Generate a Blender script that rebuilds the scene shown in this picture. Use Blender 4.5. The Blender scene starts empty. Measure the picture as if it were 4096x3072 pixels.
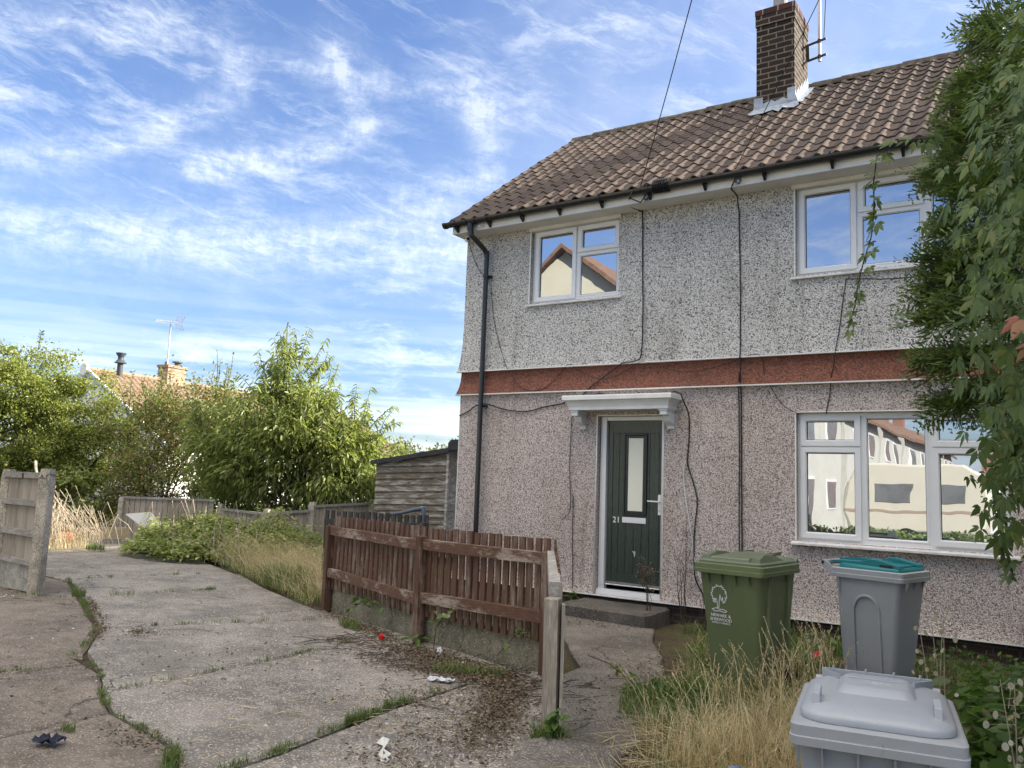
import bpy, math, random
import numpy as np
from mathutils import Vector, Matrix, Quaternion
R=math.radians
random.seed(7); RNG=np.random.default_rng(7)
SC=bpy.context.scene
COL=SC.collection
# ---------------------------------------------------------------- camera
cd=bpy.data.cameras.new('camera'); cam=bpy.data.objects.new('camera',cd); COL.objects.link(cam)
cd.sensor_width=36; cd.lens=28.86; cd.clip_start=.05; cd.clip_end=2000
cam.matrix_world=Matrix(((.83341,.034687,.551563,7.08),(.551465,-.117613,-.825866,-9.3),(.036225,.992454,-.117149,1.56),(0,0,0,1)))
SC.camera=cam
# ---------------------------------------------------------------- light
SUN_AZ=R(39); SUN_EL=R(29.5)      # direction to the sun, azimuth from +X towards +Y
sd=Vector((math.cos(SUN_EL)*math.cos(SUN_AZ),math.cos(SUN_EL)*math.sin(SUN_AZ),math.sin(SUN_EL)))
sl=bpy.data.lights.new('sun','SUN'); sl.energy=5.0; sl.angle=R(.55); sl.color=(1,.93,.8)
so=bpy.data.objects.new('sun',sl); COL.objects.link(so); so.rotation_euler=sd.to_track_quat('Z','Y').to_euler(); so.location=(8,8,20)
SC.view_settings.view_transform='Standard'; SC.view_settings.look='None'; SC.view_settings.gamma=1
SC.view_settings.exposure=1.62
W=bpy.data.worlds.new('World'); SC.world=W; W.use_nodes=True
nt=W.node_tree; nt.nodes.clear()
class NT:
    def __init__(s,t): s.t=t
    def n(s,ty,ins=None,**kw):
        nd=s.t.nodes.new(ty)
        for k,v in kw.items(): setattr(nd,k,v)
        for k,v in (ins or {}).items(): s.put(nd.inputs[k],v)
        return nd
    def put(s,inp,v):
        if isinstance(v,bpy.types.Node): v=v.outputs[0]
        if isinstance(v,bpy.types.NodeSocket): s.t.links.new(v,inp)
        else:
            if inp.type=='RGBA' and len(v)==3: v=(*v,1)
            inp.default_value=v
    def m(s,op,a,b=0.,c=0.,clamp=False):
        nd=s.n('ShaderNodeMath',{0:a,1:b,2:c},operation=op); nd.use_clamp=clamp; return nd.outputs[0]
    def v(s,op,a,b=(0,0,0)):
        nd=s.n('ShaderNodeVectorMath',{0:a,1:b},operation=op); return nd.outputs[1] if op in('DOT_PRODUCT','LENGTH','DISTANCE') else nd.outputs[0]
    def mix(s,f,a,b,bt='MIX'):
        nd=s.n('ShaderNodeMix',data_type='RGBA',blend_type=bt); s.put(nd.inputs[0],f); s.put(nd.inputs[6],a); s.put(nd.inputs[7],b); return nd.outputs[2]
    def noise(s,vec,scale,detail=3,rough=.55,out=0,dist=0.):
        nd=s.n('ShaderNodeTexNoise',{'Vector':vec,'Scale':scale,'Detail':detail,'Roughness':rough,'Distortion':dist}); return nd.outputs[out]
    def ramp(s,f,stops,interp='LINEAR'):
        nd=s.n('ShaderNodeValToRGB',{0:f}); cr=nd.color_ramp; cr.interpolation=interp
        while len(cr.elements)<len(stops): cr.elements.new(.5)
        for e,(p,c) in zip(cr.elements,stops):
            e.position=p; e.color=(c,c,c,1) if isinstance(c,(int,float)) else (*c,1)
        return nd.outputs[0]
    def mp(s,f,a,b,c=0.,d=1.,smooth=True):
        nd=s.n('ShaderNodeMapRange',{0:f,1:a,2:b,3:c,4:d}); nd.interpolation_type='SMOOTHSTEP' if smooth else 'LINEAR'; nd.clamp=True; return nd.outputs[0]
w=NT(nt)
sky=w.n('ShaderNodeTexSky',sky_type='NISHITA',sun_disc=False,sun_elevation=SUN_EL,sun_rotation=math.pi/2-SUN_AZ,air_density=1.15,dust_density=.6,ozone_density=2.2)
dirv=w.n('ShaderNodeTexCoord').outputs['Generated']
sx=w.n('ShaderNodeSeparateXYZ',{0:dirv})
az=w.m('ARCTAN2',sx.outputs[0],sx.outputs[1]); el=w.m('ARCSINE',sx.outputs[2])
p0=w.n('ShaderNodeCombineXYZ',{0:az,1:el}).outputs[0]
# wispy warp of the direction in which the cirrus streaks are laid
wn=w.noise(p0,9.,5,.62,1); wv=w.v('SCALE',w.v('SUBTRACT',wn,(.5,.5,.5))); 
wv.node.inputs[3].default_value=.034
pw=w.v('ADD',p0,wv)
STREAKS=[(.011,.42,[(-1.20,.447),(-1.05,.46),(-.9381,.4645),(-.8165,.4611),(-.6647,.4478),(-.5757,.4415)]),
 (.013,.5,[(-.937,.4528),(-.9385,.4212),(-.9736,.3931),(-1.0405,.3611),(-1.09,.3375),(-1.1707,.3116)]),
 (.012,.72,[(-.8305,.4812),(-.8128,.4493),(-.7844,.4089),(-.8111,.3855),(-.8866,.3608),(-.9789,.3367)]),
 (.024,.62,[(-1.1634,.2397),(-1.054,.2492),(-.9319,.2626),(-.8153,.272),(-.6562,.2764)]),
 (.018,.55,[(-.6476,.4613),(-.6282,.4011),(-.6341,.364),(-.7283,.3241)])]
tot=None
fib=w.m('MULTIPLY',w.mp(w.noise(w.v('MULTIPLY',pw,(16,48,1)),1.,6,.72),.30,.70,.15,1.),w.mp(w.noise(w.v('MULTIPLY',pw,(70,34,1)),1.,4,.7),.25,.7,.45,1.))
for wd,amp,pts in STREAKS:
    dmin=None
    for (ax,ay),(bx,by) in zip(pts,pts[1:]):
        L2=(bx-ax)**2+(by-ay)**2
        pa=w.v('SUBTRACT',pw,(ax,ay,0))
        h=w.m('MULTIPLY',w.v('DOT_PRODUCT',pa,(bx-ax,by-ay,0)),1/L2,clamp=True)
        q=w.n('ShaderNodeVectorMath',{0:(bx-ax,by-ay,0)},operation='SCALE'); w.put(q.inputs[3],h)
        d=w.v('LENGTH',w.v('MULTIPLY',w.v('SUBTRACT',pa,q.outputs[0]),(1,1,0)))
        dmin=d if dmin is None else w.m('MINIMUM',dmin,d)
    core=w.mp(dmin,wd*.1,wd*2.0,amp*1.25,0.); halo=w.mp(dmin,0,wd*5,amp*.38,0.)
    a=w.m('MULTIPLY',w.m('ADD',core,halo),fib)
    tot=a if tot is None else w.m('ADD',tot,a)
# high veils: horizontal streaks thickening towards the horizon, thin elsewhere
n1=w.noise(w.v('MULTIPLY',pw,(5,22,1)),1.,5,.6)
low=w.mp(el,.26,.02,.0,1.,False)
veil=w.m('MULTIPLY',w.mp(n1,w.m('SUBTRACT',.52,w.m('MULTIPLY',low,.10)),.80),w.m('ADD',.15,w.m('MULTIPLY',low,.75)))
n2=w.noise(w.v('MULTIPLY',pw,(3.4,6.,1)),1.,5,.6)
veil2=w.mp(n2,.50,.88,0.,.28)
n3=w.noise(w.v('MULTIPLY',p0,(2.4,46,1)),1.,3,.55)
hz=w.m('MULTIPLY',w.mp(n3,.40,.62),w.mp(el,.24,.03,0.,.8))
n4=w.noise(w.v('MULTIPLY',pw,(9,30,1)),1.,6,.7); n5=w.noise(w.v('MULTIPLY',p0,(2.2,4.2,1)),1.,2,.5)
wisp=w.m('MULTIPLY',w.mp(n4,.46,.72,0.,.75),w.mp(n5,.40,.62)); hz=w.m('ADD',hz,wisp); n6=w.noise(w.v('ADD',w.v('MULTIPLY',pw,(4.,26,1)),w.v('MULTIPLY',w.n('ShaderNodeCombineXYZ',{0:0.,1:az}).outputs[0],(0,9.,0))),1.,7,.72); hz=w.m('ADD',hz,w.m('MULTIPLY',w.mp(n6,.50,.74,0.,.6),w.mp(el,.16,.26)))
rightw=w.m('MULTIPLY',w.mp(az,-.75,-.45,0.,.42),w.mp(w.noise(pw,5.,4,.6),.3,.7,.25,1.))
mask=w.m('ADD',w.m('ADD',tot,veil),w.m('ADD',veil2,w.m('ADD',hz,rightw)))
mask=w.m('MULTIPLY',w.m('MINIMUM',mask,1.),w.mp(el,-.02,.01,0.,1.))
skyc=w.mix(1.,sky.outputs[0],w.mix(w.mp(el,.32,.0),(.70,.745,.93),(.47,.57,.77)),'MULTIPLY')
cloudc=w.mix(w.mp(el,.05,.5),(4.9,5.5,6.1),(3.6,4.0,4.7))
final=w.mix(w.m('MULTIPLY',mask,.85),skyc,cloudc)
# added bright cloud deck behind and above the viewer, unseen, lighting the shaded facade
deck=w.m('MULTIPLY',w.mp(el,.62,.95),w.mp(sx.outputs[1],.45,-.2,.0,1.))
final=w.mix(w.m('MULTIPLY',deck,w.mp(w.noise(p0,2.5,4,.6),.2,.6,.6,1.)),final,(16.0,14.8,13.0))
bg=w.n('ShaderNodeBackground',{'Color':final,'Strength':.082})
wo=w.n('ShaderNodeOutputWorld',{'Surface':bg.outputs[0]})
try: W.cycles.sampling_method='MANUAL'; W.cycles.sample_map_resolution=256
except Exception: pass
# ---------------------------------------------------------------- helpers
ORG={}
def world_org(o):
    return ORG.get(o.name,Vector((0,0,0))) if o else Vector((0,0,0))
class MB:
    def __init__(s): s.v=[];s.f=[];s.mi=[];s.cur=0
    def add(s,vs,fs):
        b=len(s.v); s.v+= [tuple(p) for p in vs]; s.f+=[tuple(i+b for i in f) for f in fs]; s.mi+=[s.cur]*len(fs); return s
    def box(s,x0,x1,y0,y1,z0,z1):
        v=[(x,y,z) for z in(z0,z1) for y in(y0,y1) for x in(x0,x1)]
        return s.add(v,[(0,2,3,1),(4,5,7,6),(0,1,5,4),(2,6,7,3),(0,4,6,2),(1,3,7,5)])
    def obox(s,c,ux,uy,uz):
        c,ux,uy,uz=map(Vector,(c,ux,uy,uz)); v=[c+a*ux+b*uy+d*uz for d in(-.5,.5) for b in(-.5,.5) for a in(-.5,.5)]
        return s.add(v,[(0,2,3,1),(4,5,7,6),(0,1,5,4),(2,6,7,3),(0,4,6,2),(1,3,7,5)])
    def bar(s,a,b,w,h,up=(0,0,1)):
        a,b=Vector(a),Vector(b); d=b-a; up=Vector(up); sd=d.cross(up).normalized(); u=sd.cross(d).normalized()
        return s.obox((a+b)/2,d,sd*w,u*h)
    def tube(s,pts,r,n=6,caps=True):
        pts=[Vector(p) for p in pts]; N=len(pts); rs=r if isinstance(r,(list,tuple)) else [r]*N
        vs=[];prev=None
        for i,p in enumerate(pts):
            t=(pts[min(i+1,N-1)]-pts[max(i-1,0)])
            if t.length<1e-9: t=Vector((0,0,1))
            t.normalize()
            if prev is None:
                a=Vector((0,0,1)) if abs(t.z)<.9 else Vector((1,0,0)); u=t.cross(a).normalized()
            else: u=(prev-prev.dot(t)*t).normalized()
            prev=u; wv=t.cross(u)
            for k in range(n):
                an=2*math.pi*k/n; vs.append(p+rs[i]*(math.cos(an)*u+math.sin(an)*wv))
        fs=[(i*n+k,i*n+(k+1)%n,(i+1)*n+(k+1)%n,(i+1)*n+k) for i in range(N-1) for k in range(n)]
        if caps: fs+=[tuple(range(n))[::-1],tuple((N-1)*n+k for k in range(n))]
        return s.add(vs,fs)
    def prism(s,poly,y0,y1,plane='xz'):
        n=len(poly)
        if plane=='xz': vs=[(x,y0,z) for x,z in poly]+[(x,y1,z) for x,z in poly]
        elif plane=='yz': vs=[(y0,y,z) for y,z in poly]+[(y1,y,z) for y,z in poly]
        else: vs=[(x,y,y0) for x,y in poly]+[(x,y,y1) for x,y in poly]
        return s.add(vs,[tuple(range(n))[::-1],tuple(range(n,2*n))]+[(i,(i+1)%n,n+(i+1)%n,n+i) for i in range(n)])
    def loft(s,rings,capb=True,capt=True):
        n=len(rings[0]); vs=[p for r in rings for p in r]
        fs=[(i*n+k,i*n+(k+1)%n,(i+1)*n+(k+1)%n,(i+1)*n+k) for i in range(len(rings)-1) for k in range(n)]
        if capb: fs.append(tuple(range(n))[::-1])
        if capt: fs.append(tuple((len(rings)-1)*n+k for k in range(n)))
        return s.add(vs,fs)
    def sheet(s,xs,zs,holes,yf,depth):
        "vertical sheet facing -y with rectangular holes and reveals"
        def inh(x,z): return any(a<x<b and c<z<d for a,b,c,d in holes)
        idx={};vs=[];fs=[]
        def V(x,z):
            k=(x,z)
            if k not in idx: idx[k]=len(vs); vs.append((x,yf(z),z))
            return idx[k]
        for x0,x1 in zip(xs,xs[1:]):
            for z0,z1 in zip(zs,zs[1:]):
                if not inh((x0+x1)/2,(z0+z1)/2): fs.append((V(x0,z0),V(x1,z0),V(x1,z1),V(x0,z1)))
        s.add(vs,fs)
        for a,b,c,d in holes:
            y=depth
            q=[(a,c),(b,c),(b,d),(a,d)]
            for (x0,z0),(x1,z1) in zip(q,q[1:]+q[:1]):
                s.add([(x0,yf(z0),z0),(x1,yf(z1),z1),(x1,y,z1),(x0,y,z0)],[(0,1,2,3)])
        return s
    def build(s,name,mat,parent=None,smooth=False,local=False,kind=None,bevel=0,**kw):
        me=bpy.data.meshes.new(name)
        off=world_org(parent) if (parent and not local) else Vector((0,0,0))
        base=Vector(kw.pop('at',(0,0,0))) if not parent else Vector((0,0,0))
        o3=off+base
        me.from_pydata([(a-o3.x,b-o3.y,c-o3.z) for a,b,c in s.v],[],s.f)
        mats=mat if isinstance(mat,(list,tuple)) else [mat]
        for m_ in mats: me.materials.append(m_)
        if len(mats)>1: me.polygons.foreach_set('material_index',s.mi)
        if smooth: me.polygons.foreach_set('use_smooth',[True]*len(s.f))
        me.update()
        o=bpy.data.objects.new(name,me); COL.objects.link(o)
        if parent: o.parent=parent; ORG[o.name]=Vector(off) if not local else ORG.get(parent.name,Vector((0,0,0)))
        else: o.location=base; ORG[o.name]=base
        if bevel:
            b=o.modifiers.new('bevel','BEVEL'); b.width=bevel; b.segments=2; b.limit_method='ANGLE'; b.angle_limit=R(40)
        if smooth=='auto':
            pass
        if kind: o['kind']=kind
        return o
def tag(o,label=None,cat=None,group=None,kind=None):
    if label: o['label']=label
    if cat: o['category']=cat
    if group: o['group']=group
    if kind: o['kind']=kind
    return o
def thing(name,label,cat,loc=(0,0,0),group=None,rot=(0,0,0)):
    o=bpy.data.objects.new(name,None); COL.objects.link(o); o.location=loc; o.rotation_euler=rot; o.empty_display_size=.2
    ORG[o.name]=Vector(loc); return tag(o,label,cat,group)
def smooth_angle(o,ang=35):
    me=o.data; me.polygons.foreach_set('use_smooth',[True]*len(me.polygons))
    try: me.set_sharp_from_angle(angle=R(ang))
    except Exception: pass
    return o
# ---------------------------------------------------------------- materials
def new_mat(name):
    m=bpy.data.materials.new(name); m.use_nodes=True; t=m.node_tree; t.nodes.clear(); k=NT(t)
    k.pos=k.n('ShaderNodeNewGeometry').outputs['Position']
    k.mat=m; return k
def fin(k,col,rough=.7,bump=None,bstr=.3,bdist=.01,metal=0.,spec=.4,**ex):
    p=k.n('ShaderNodeBsdfPrincipled',{'Base Color':col,'Roughness':rough,'Metallic':metal,'Specular IOR Level':spec,**ex})
    if bump is not None:
        b=k.n('ShaderNodeBump',{'Strength':bstr,'Distance':bdist,'Height':bump}); k.put(p.inputs['Normal'],b.outputs[0])
    k.n('ShaderNodeOutputMaterial',{'Surface':p.outputs[0]}); return k.mat
def rnd_island(k): return k.n('ShaderNodeNewGeometry').outputs['Random Per Island']
def plain(name,c,rough=.5,dirt=.25,scale=6.,spec=.4,metal=0.,bump=.1):
    k=new_mat(name); n=k.noise(k.pos,scale,6,.6); n2=k.noise(k.pos,scale*9,3,.6)
    dk=tuple(x*(1-dirt) for x in c)
    col=k.mix(k.mp(n,.35,.7),c,dk); col=k.mix(k.mp(n2,.45,.75,0,.5),col,tuple(x*(1-dirt*.8) for x in c))
    return fin(k,col,rough,n2,bump,.004,metal,spec)
def pebble(name,cols,scale,stain,stainc,dk=.7):
    k=new_mat(name)
    vo=k.n('ShaderNodeTexVoronoi',{'Vector':k.pos,'Scale':scale,'Randomness':1.}); 
    r=k.n('ShaderNodeSeparateColor',{0:vo.outputs['Color']}).outputs[0]
    col=k.ramp(r,cols,'CONSTANT')
    nn=k.noise(k.pos,scale*.9,2,.7)
    col=k.mix(k.mp(nn,.55,.70,0,dk),col,(.028,.028,.03))
    col=k.mix(k.mp(vo.outputs['Distance'],.4,.85,0,.6),col,(.07,.065,.06))
    z=k.n('ShaderNodeSeparateXYZ',{0:k.pos}).outputs[2]
    big=k.noise(k.v('MULTIPLY',k.pos,(.9,.9,.45)),1.2,4,.6)
    col=k.mix(k.m('MULTIPLY',k.mp(big,.42,.72),stain),col,stainc,'MULTIPLY')
    rs=k.noise(k.v('MULTIPLY',k.pos,(7.,7.,.35)),1.3,4,.65); rz2=k.noise(k.pos,.8,3,.6); col=k.mix(k.m('MULTIPLY',k.mp(rs,.50,.72),k.mp(rz2,.42,.6,.0,.55)),col,(.50,.49,.45),'MULTIPLY')
    return fin(k,col,.75,k.m('SUBTRACT',k.m('MULTIPLY',nn,1.5),vo.outputs['Distance']),.65,.012,spec=.3)
M={}
M['dash_up']=pebble('pebble_dash_white',[(0,(.79,.765,.72)),(.48,(.66,.64,.60)),(.75,(.42,.40,.38)),(.90,(.12,.118,.115))],84,.6,(.70,.68,.64),.5)
M['dash_low']=pebble('pebble_dash_pink',[(0,(.80,.70,.64)),(.38,(.67,.565,.515)),(.70,(.47,.385,.35)),(.90,(.22,.18,.165))],92,.6,(.76,.71,.64),.42)
M['dash_red']=pebble('pebble_dash_red',[(0,(.32,.12,.07)),(.45,(.25,.09,.055)),(.8,(.16,.06,.04))],60,.5,(.7,.66,.62))
M['upvc']=plain('upvc_white',(.74,.745,.75),.3,.05,4,.5,bump=.02)
M['upvc_old']=plain('fascia_board',(.80,.785,.75),.45,.16,3,.4)
M['soffit']=plain('soffit_board',(.74,.72,.67),.5,.14,3)
M['blackpvc']=plain('black_pvc',(.018,.019,.021),.28,.3,8,.5)
M['sill']=plain('painted_sill',(.72,.71,.70),.5,.25,10)
M['lead']=plain('lead_flashing',(.38,.42,.47),.45,.35,9)
M['gasket']=plain('gasket_black',(.015,.015,.016),.5,.1,8)
M['metal']=plain('galvanised_steel',(.5,.5,.52),.35,.3,12,metal=.8)
M['rustmetal']=plain('dark_steel',(.06,.05,.045),.6,.4,14)
M['cable']=plain('cable_black',(.012,.012,.013),.5,.1,8)
M['wcable']=plain('cable_white',(.7,.7,.7),.5,.1,8)
M['concrete_post']=None
def tile_mat():
    k=new_mat('roof_tile'); r=rnd_island(k)
    base=k.mix(r,(.135,.098,.075),(.075,.056,.045))
    n=k.noise(k.pos,14,5,.65); n2=k.noise(k.pos,75,3,.7)
    col=k.mix(k.mp(n,.5,.72,0,.6),base,(.075,.065,.058))
    col=k.mix(k.mp(n2,.52,.72,0,.7),col,(.06,.05,.045))
    li=k.noise(k.pos,1.3,4,.6); z=k.n('ShaderNodeSeparateXYZ',{0:k.pos}).outputs[2]
    col=k.mix(k.m('MULTIPLY',k.mp(li,.55,.75),k.mp(z,6.6,7.7,.1,.55)),col,(.05,.055,.035))
    return fin(k,col,.85,n2,.5,.006,spec=.25)
M['tile']=tile_mat()
def ridge_mat():
    k=new_mat('ridge_tile'); n=k.noise(k.pos,9,6,.65)
    return fin(k,k.ramp(n,[(.3,(.05,.042,.035)),(.5,(.10,.08,.06)),(.62,(.16,.15,.11)),(.75,(.04,.04,.035))]),.9,n,.8,.012,spec=.2)
M['ridge']=ridge_mat()
def brick(name,c1,c2,mortar,bw=.228,bh=.085,ms=.011,soot=.0):
    k=new_mat(name); s=k.n('ShaderNodeSeparateXYZ',{0:k.pos})
    v=k.n('ShaderNodeCombineXYZ',{0:k.m('ADD',s.outputs[0],s.outputs[1]),1:s.outputs[2]})
    wob=k.v('SCALE',k.v('SUBTRACT',k.noise(k.pos,9,2,.5,1),(.5,.5,.5))); wob.node.inputs[3].default_value=.02
    b=k.n('ShaderNodeTexBrick',{'Vector':k.v('ADD',v.outputs[0],wob),'Color1':c1,'Color2':c2,'Mortar':mortar,'Scale':1.,'Mortar Size':ms,'Mortar Smooth':.2,'Bias':0.,'Brick Width':bw,'Row Height':bh})
    n=k.noise(k.pos,30,4,.65); n2=k.noise(k.pos,3,3,.6)
    col=k.mix(k.mp(n,.45,.75,0,.45),b.outputs[0],tuple(x*.45 for x in c1))
    col=k.mix(k.mp(n2,.4,.7,0,soot),col,(.03,.028,.027))
    return fin(k,col,.9,k.m('SUBTRACT',k.m('MULTIPLY',n,.4),b.outputs['Fac']),.7,.012,spec=.2)
M['chim']=brick('sooty_brick',(.016,.014,.013),(.045,.030,.024),(.20,.155,.11),soot=.25)
M['brick']=brick('red_brick',(.30,.12,.08),(.22,.09,.06),(.35,.30,.26),.225,.075,.01)
M['darkbrick']=brick('dark_plinth_brick',(.09,.05,.04),(.06,.04,.035),(.10,.09,.08),.225,.075,.01)
M['yellowbrick']=brick('buff_brick',(.36,.26,.17),(.28,.15,.10),(.4,.35,.28),.225,.075,.01)
def wood(name,c,worn,axis='z',worn_amt=.5,grain=40,stainc=None,island=.25):
    k=new_mat(name)
    sc={'z':(1,1,.06),'x':(.06,1,1),'y':(1,.06,1)}[axis]
    r=rnd_island(k)
    off=k.n('ShaderNodeCombineXYZ',{0:k.m('MULTIPLY',r,7.),1:k.m('MULTIPLY',r,3.),2:k.m('MULTIPLY',r,5.)})
    pv=k.v('ADD',k.pos,off.outputs[0])
    g=k.noise(k.v('MULTIPLY',pv,sc),grain,5,.65,dist=.6); wv=k.noise(k.v('MULTIPLY',pv,tuple(.25+.75*q for q in sc)),6,5,.7)
    col=k.mix(k.mp(g,.3,.7),tuple(x*.55 for x in c),c)
    col=k.mix(k.m('MULTIPLY',r,island),col,tuple(x*1.5 for x in c))
    wn=k.m('MULTIPLY',k.mp(k.m('ADD',wv,k.m('MULTIPLY',g,.35)),.66,.86),worn_amt)
    col=k.mix(wn,col,worn)
    return fin(k,col,.8,g,.5,.004,spec=.25)
M['brownwood']=wood('brown_stained_wood',(.095,.050,.032),(.33,.27,.21),'z',.6,45,island=.9)
M['brownrail']=wood('brown_stained_rail',(.125,.066,.043),(.46,.40,.33),'x',.6,60)
M['greywood']=wood('weathered_grey_wood',(.33,.285,.235),(.60,.55,.48),'z',.75,110)
M['greyrail']=wood('weathered_grey_rail',(.36,.33,.30),(.6,.56,.5),'y',.5,60)
M['panelwood']=wood('weathered_fence_boards',(.30,.255,.205),(.42,.38,.32),'z',.5,40,island=.5)
M['panelrail']=wood('weathered_fence_rail',(.27,.245,.225),(.45,.42,.38),'x',.5,40)
M['darkpick']=wood('black_stained_wood',(.045,.042,.04),(.3,.24,.2),'z',.25,40)
M['redpanel']=wood('red_brown_panel',(.10,.04,.03),(.2,.12,.1),'z',.2,40)
def shed_mat(name,a,b,z0=1.):
    k=new_mat(name); g=k.noise(k.v('MULTIPLY',k.pos,(.08,1,1)),38,5,.7,dist=.8); r_=rnd_island(k); of_=k.n('ShaderNodeCombineXYZ',{0:k.m('MULTIPLY',r_,37.),1:k.m('MULTIPLY',r_,11.)}); w_=k.noise(k.v('MULTIPLY',k.v('ADD',k.pos,of_.outputs[0]),(.5,1,2.6)),5.5,7,.72); w_=k.m('ADD',w_,k.m('MULTIPLY',k.m('SUBTRACT',r_,.5),.12))
    col=k.mix(k.mp(g,.3,.72),tuple(x*.45 for x in a),a)
    col=k.mix(k.mp(k.m('ADD',w_,k.m('MULTIPLY',g,.3)),.62,.78),col,b)
    kn=k.n('ShaderNodeTexVoronoi',{'Vector':k.v('MULTIPLY',k.pos,(3.2,1,5.5)),'Scale':1.}).outputs[0]
    col=k.mix(k.mp(kn,.10,.03),col,(.05,.035,.02))
    return fin(k,col,.85,g,.6,.004,spec=.2)
M['shed']=shed_mat('shed_boards_faded',(.22,.18,.135),(.36,.33,.28))
M['shed2']=shed_mat('shed_boards_pale',(.44,.42,.38),(.56,.53,.48))
M['felt']=plain('roof_felt',(.045,.047,.052),.85,.4,10,bump=.5)
def conc(name,c,moss=.2,speck=.5,stain=.5,scale=1.,agg=120):
    k=new_mat(name)
    vo=k.n('ShaderNodeTexVoronoi',{'Vector':k.pos,'Scale':agg*1.}); r=k.n('ShaderNodeSeparateColor',{0:vo.outputs['Color']}).outputs[0]
    n=k.noise(k.pos,.9*scale,6,.68); n2=k.noise(k.pos,5*scale,6,.7); n3=k.noise(k.pos,90,3,.7)
    d=tuple(x*.5 for x in c); l=tuple(min(1,x*1.35) for x in c)
    col=k.mix(k.mp(n,.36,.66),d,c); col=k.mix(k.mp(n2,.45,.75,0,.55),col,l)
    col=k.mix(k.mp(n3,.5,.7,0,.6),col,tuple(x*.42 for x in c))
    v2=k.n('ShaderNodeTexVoronoi',{'Vector':k.pos,'Scale':52.}); r2=k.n('ShaderNodeSeparateColor',{0:v2.outputs['Color']}).outputs[1]; sp=k.m('MULTIPLY',k.m('GREATER_THAN',r2,.93),k.mp(v2.outputs[0],.45,.25)); col=k.mix(k.m('MULTIPLY',sp,speck*.55),col,tuple(min(1,x*2.) for x in c)); col=k.mix(k.m('MULTIPLY',k.m('MULTIPLY',k.m('LESS_THAN',r2,.08),k.mp(v2.outputs[0],.45,.25)),speck*.7),col,tuple(x*.25 for x in c))
    col=k.mix(k.m('MULTIPLY',k.m('GREATER_THAN',r,.88),speck*.75),col,tuple(min(1,x*2.2) for x in c))
    col=k.mix(k.m('MULTIPLY',k.m('LESS_THAN',r,.12),speck*.7),col,tuple(x*.3 for x in c))
    wv_=k.v('SCALE',k.v('SUBTRACT',k.noise(k.pos,2.2,4,.6,1),(.5,.5,.5))); wv_.node.inputs[3].default_value=.55
    ce=k.n('ShaderNodeTexVoronoi',{'Vector':k.v('ADD',k.pos,wv_),'Scale':.62},feature='DISTANCE_TO_EDGE').outputs[0]
    ck=k.m('MULTIPLY',k.mp(ce,.010,.002),k.mp(k.noise(k.pos,.8,2,.5),.50,.56))
    col=k.mix(k.m('MULTIPLY',ck,.8),col,(.03,.028,.02))
    st=k.noise(k.v('ADD',k.pos,(3.1,7.7,0)),.55*scale,4,.6); col=k.mix(k.mp(st,.50,.68,0,stain),col,tuple(x*.42 for x in c))
    lt=k.noise(k.v('MULTIPLY',k.pos,(1,1.6,1)),2.6*scale,5,.7); col=k.mix(k.mp(lt,.52,.68,0,.45),col,l)
    ms=k.noise(k.v('ADD',k.pos,(9.1,1.7,0)),1.7*scale,6,.75); col=k.mix(k.mp(ms,.55,.72,0,moss),col,(.10,.105,.045))
    return fin(k,col,.88,k.m('ADD',n3,k.m('MULTIPLY',n2,.6)),.55,.008,spec=.25)
M['drive']=conc('driveway_concrete',(.265,.24,.208),.16,.9,.55)
M['drive2']=conc('old_driveway_concrete',(.215,.18,.145),.35,.7,.5)
M['path']=conc('path_concrete',(.175,.157,.137),.2,.9,.6)
M['step']=conc('step_concrete',(.135,.12,.105),.35,.7,.6)
M['lowwall']=conc('mossy_wall_concrete',(.20,.18,.13),.75,.7,.45,2.2)
M['cpost']=conc('concrete_post_mat',(.42,.38,.31),.25,.9,.45,3.,190)
M['gboard']=conc('gravel_board_concrete',(.42,.40,.35),.25,.3,.4,2.5)
def soil():
    k=new_mat('soil'); n=k.noise(k.pos,3,6,.7); n2=k.noise(k.pos,40,4,.7); vo=k.n('ShaderNodeTexVoronoi',{'Vector':k.pos,'Scale':28.}).outputs[0]
    col=k.ramp(n,[(.3,(.055,.042,.03)),(.5,(.10,.078,.05)),(.6,(.085,.09,.035)),(.75,(.15,.125,.08))])
    col=k.mix(k.mp(n2,.45,.7,0,.7),col,(.03,.024,.018))
    return fin(k,col,.95,k.m('ADD',n2,vo),.9,.03,spec=.15)
M['soil']=soil()
def leafmat(name,c1,c2,c3=None,trans=.42,rough=.45,spec=.4,thr=.93):
    k=new_mat(name); r=rnd_island(k)
    col=k.mix(r,c1,c2)
    if c3: col=k.mix(k.m('GREATER_THAN',k.m('FRACT',k.m('MULTIPLY',r,17.3)),thr),col,c3)
    n=k.noise(k.pos,1.1,3,.6); col=k.mix(k.mp(n,.35,.7,0,.35),col,tuple(x*.6 for x in c1))
    p=k.n('ShaderNodeBsdfPrincipled',{'Base Color':col,'Roughness':rough,'Specular IOR Level':spec})
    t=k.n('ShaderNodeBsdfTranslucent',{'Color':k.mix(.5,col,k.mix(1.,col,(1.6,1.8,.7),'MULTIPLY'))})
    mx=k.n('ShaderNodeMixShader',{0:trans,1:p.outputs[0],2:t.outputs[0]}); k.n('ShaderNodeOutputMaterial',{'Surface':mx.outputs[0]}); return k.mat
M['privet']=leafmat('hedge_leaf',(.16,.195,.045),(.33,.345,.09),(.08,.12,.03))
M['cherry']=leafmat('cherry_leaf',(.16,.205,.058),(.32,.345,.11),(.36,.36,.12))
M['shrub']=leafmat('shrub_leaf',(.15,.18,.055),(.28,.28,.105),(.34,.17,.07),thr=.9)
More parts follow.
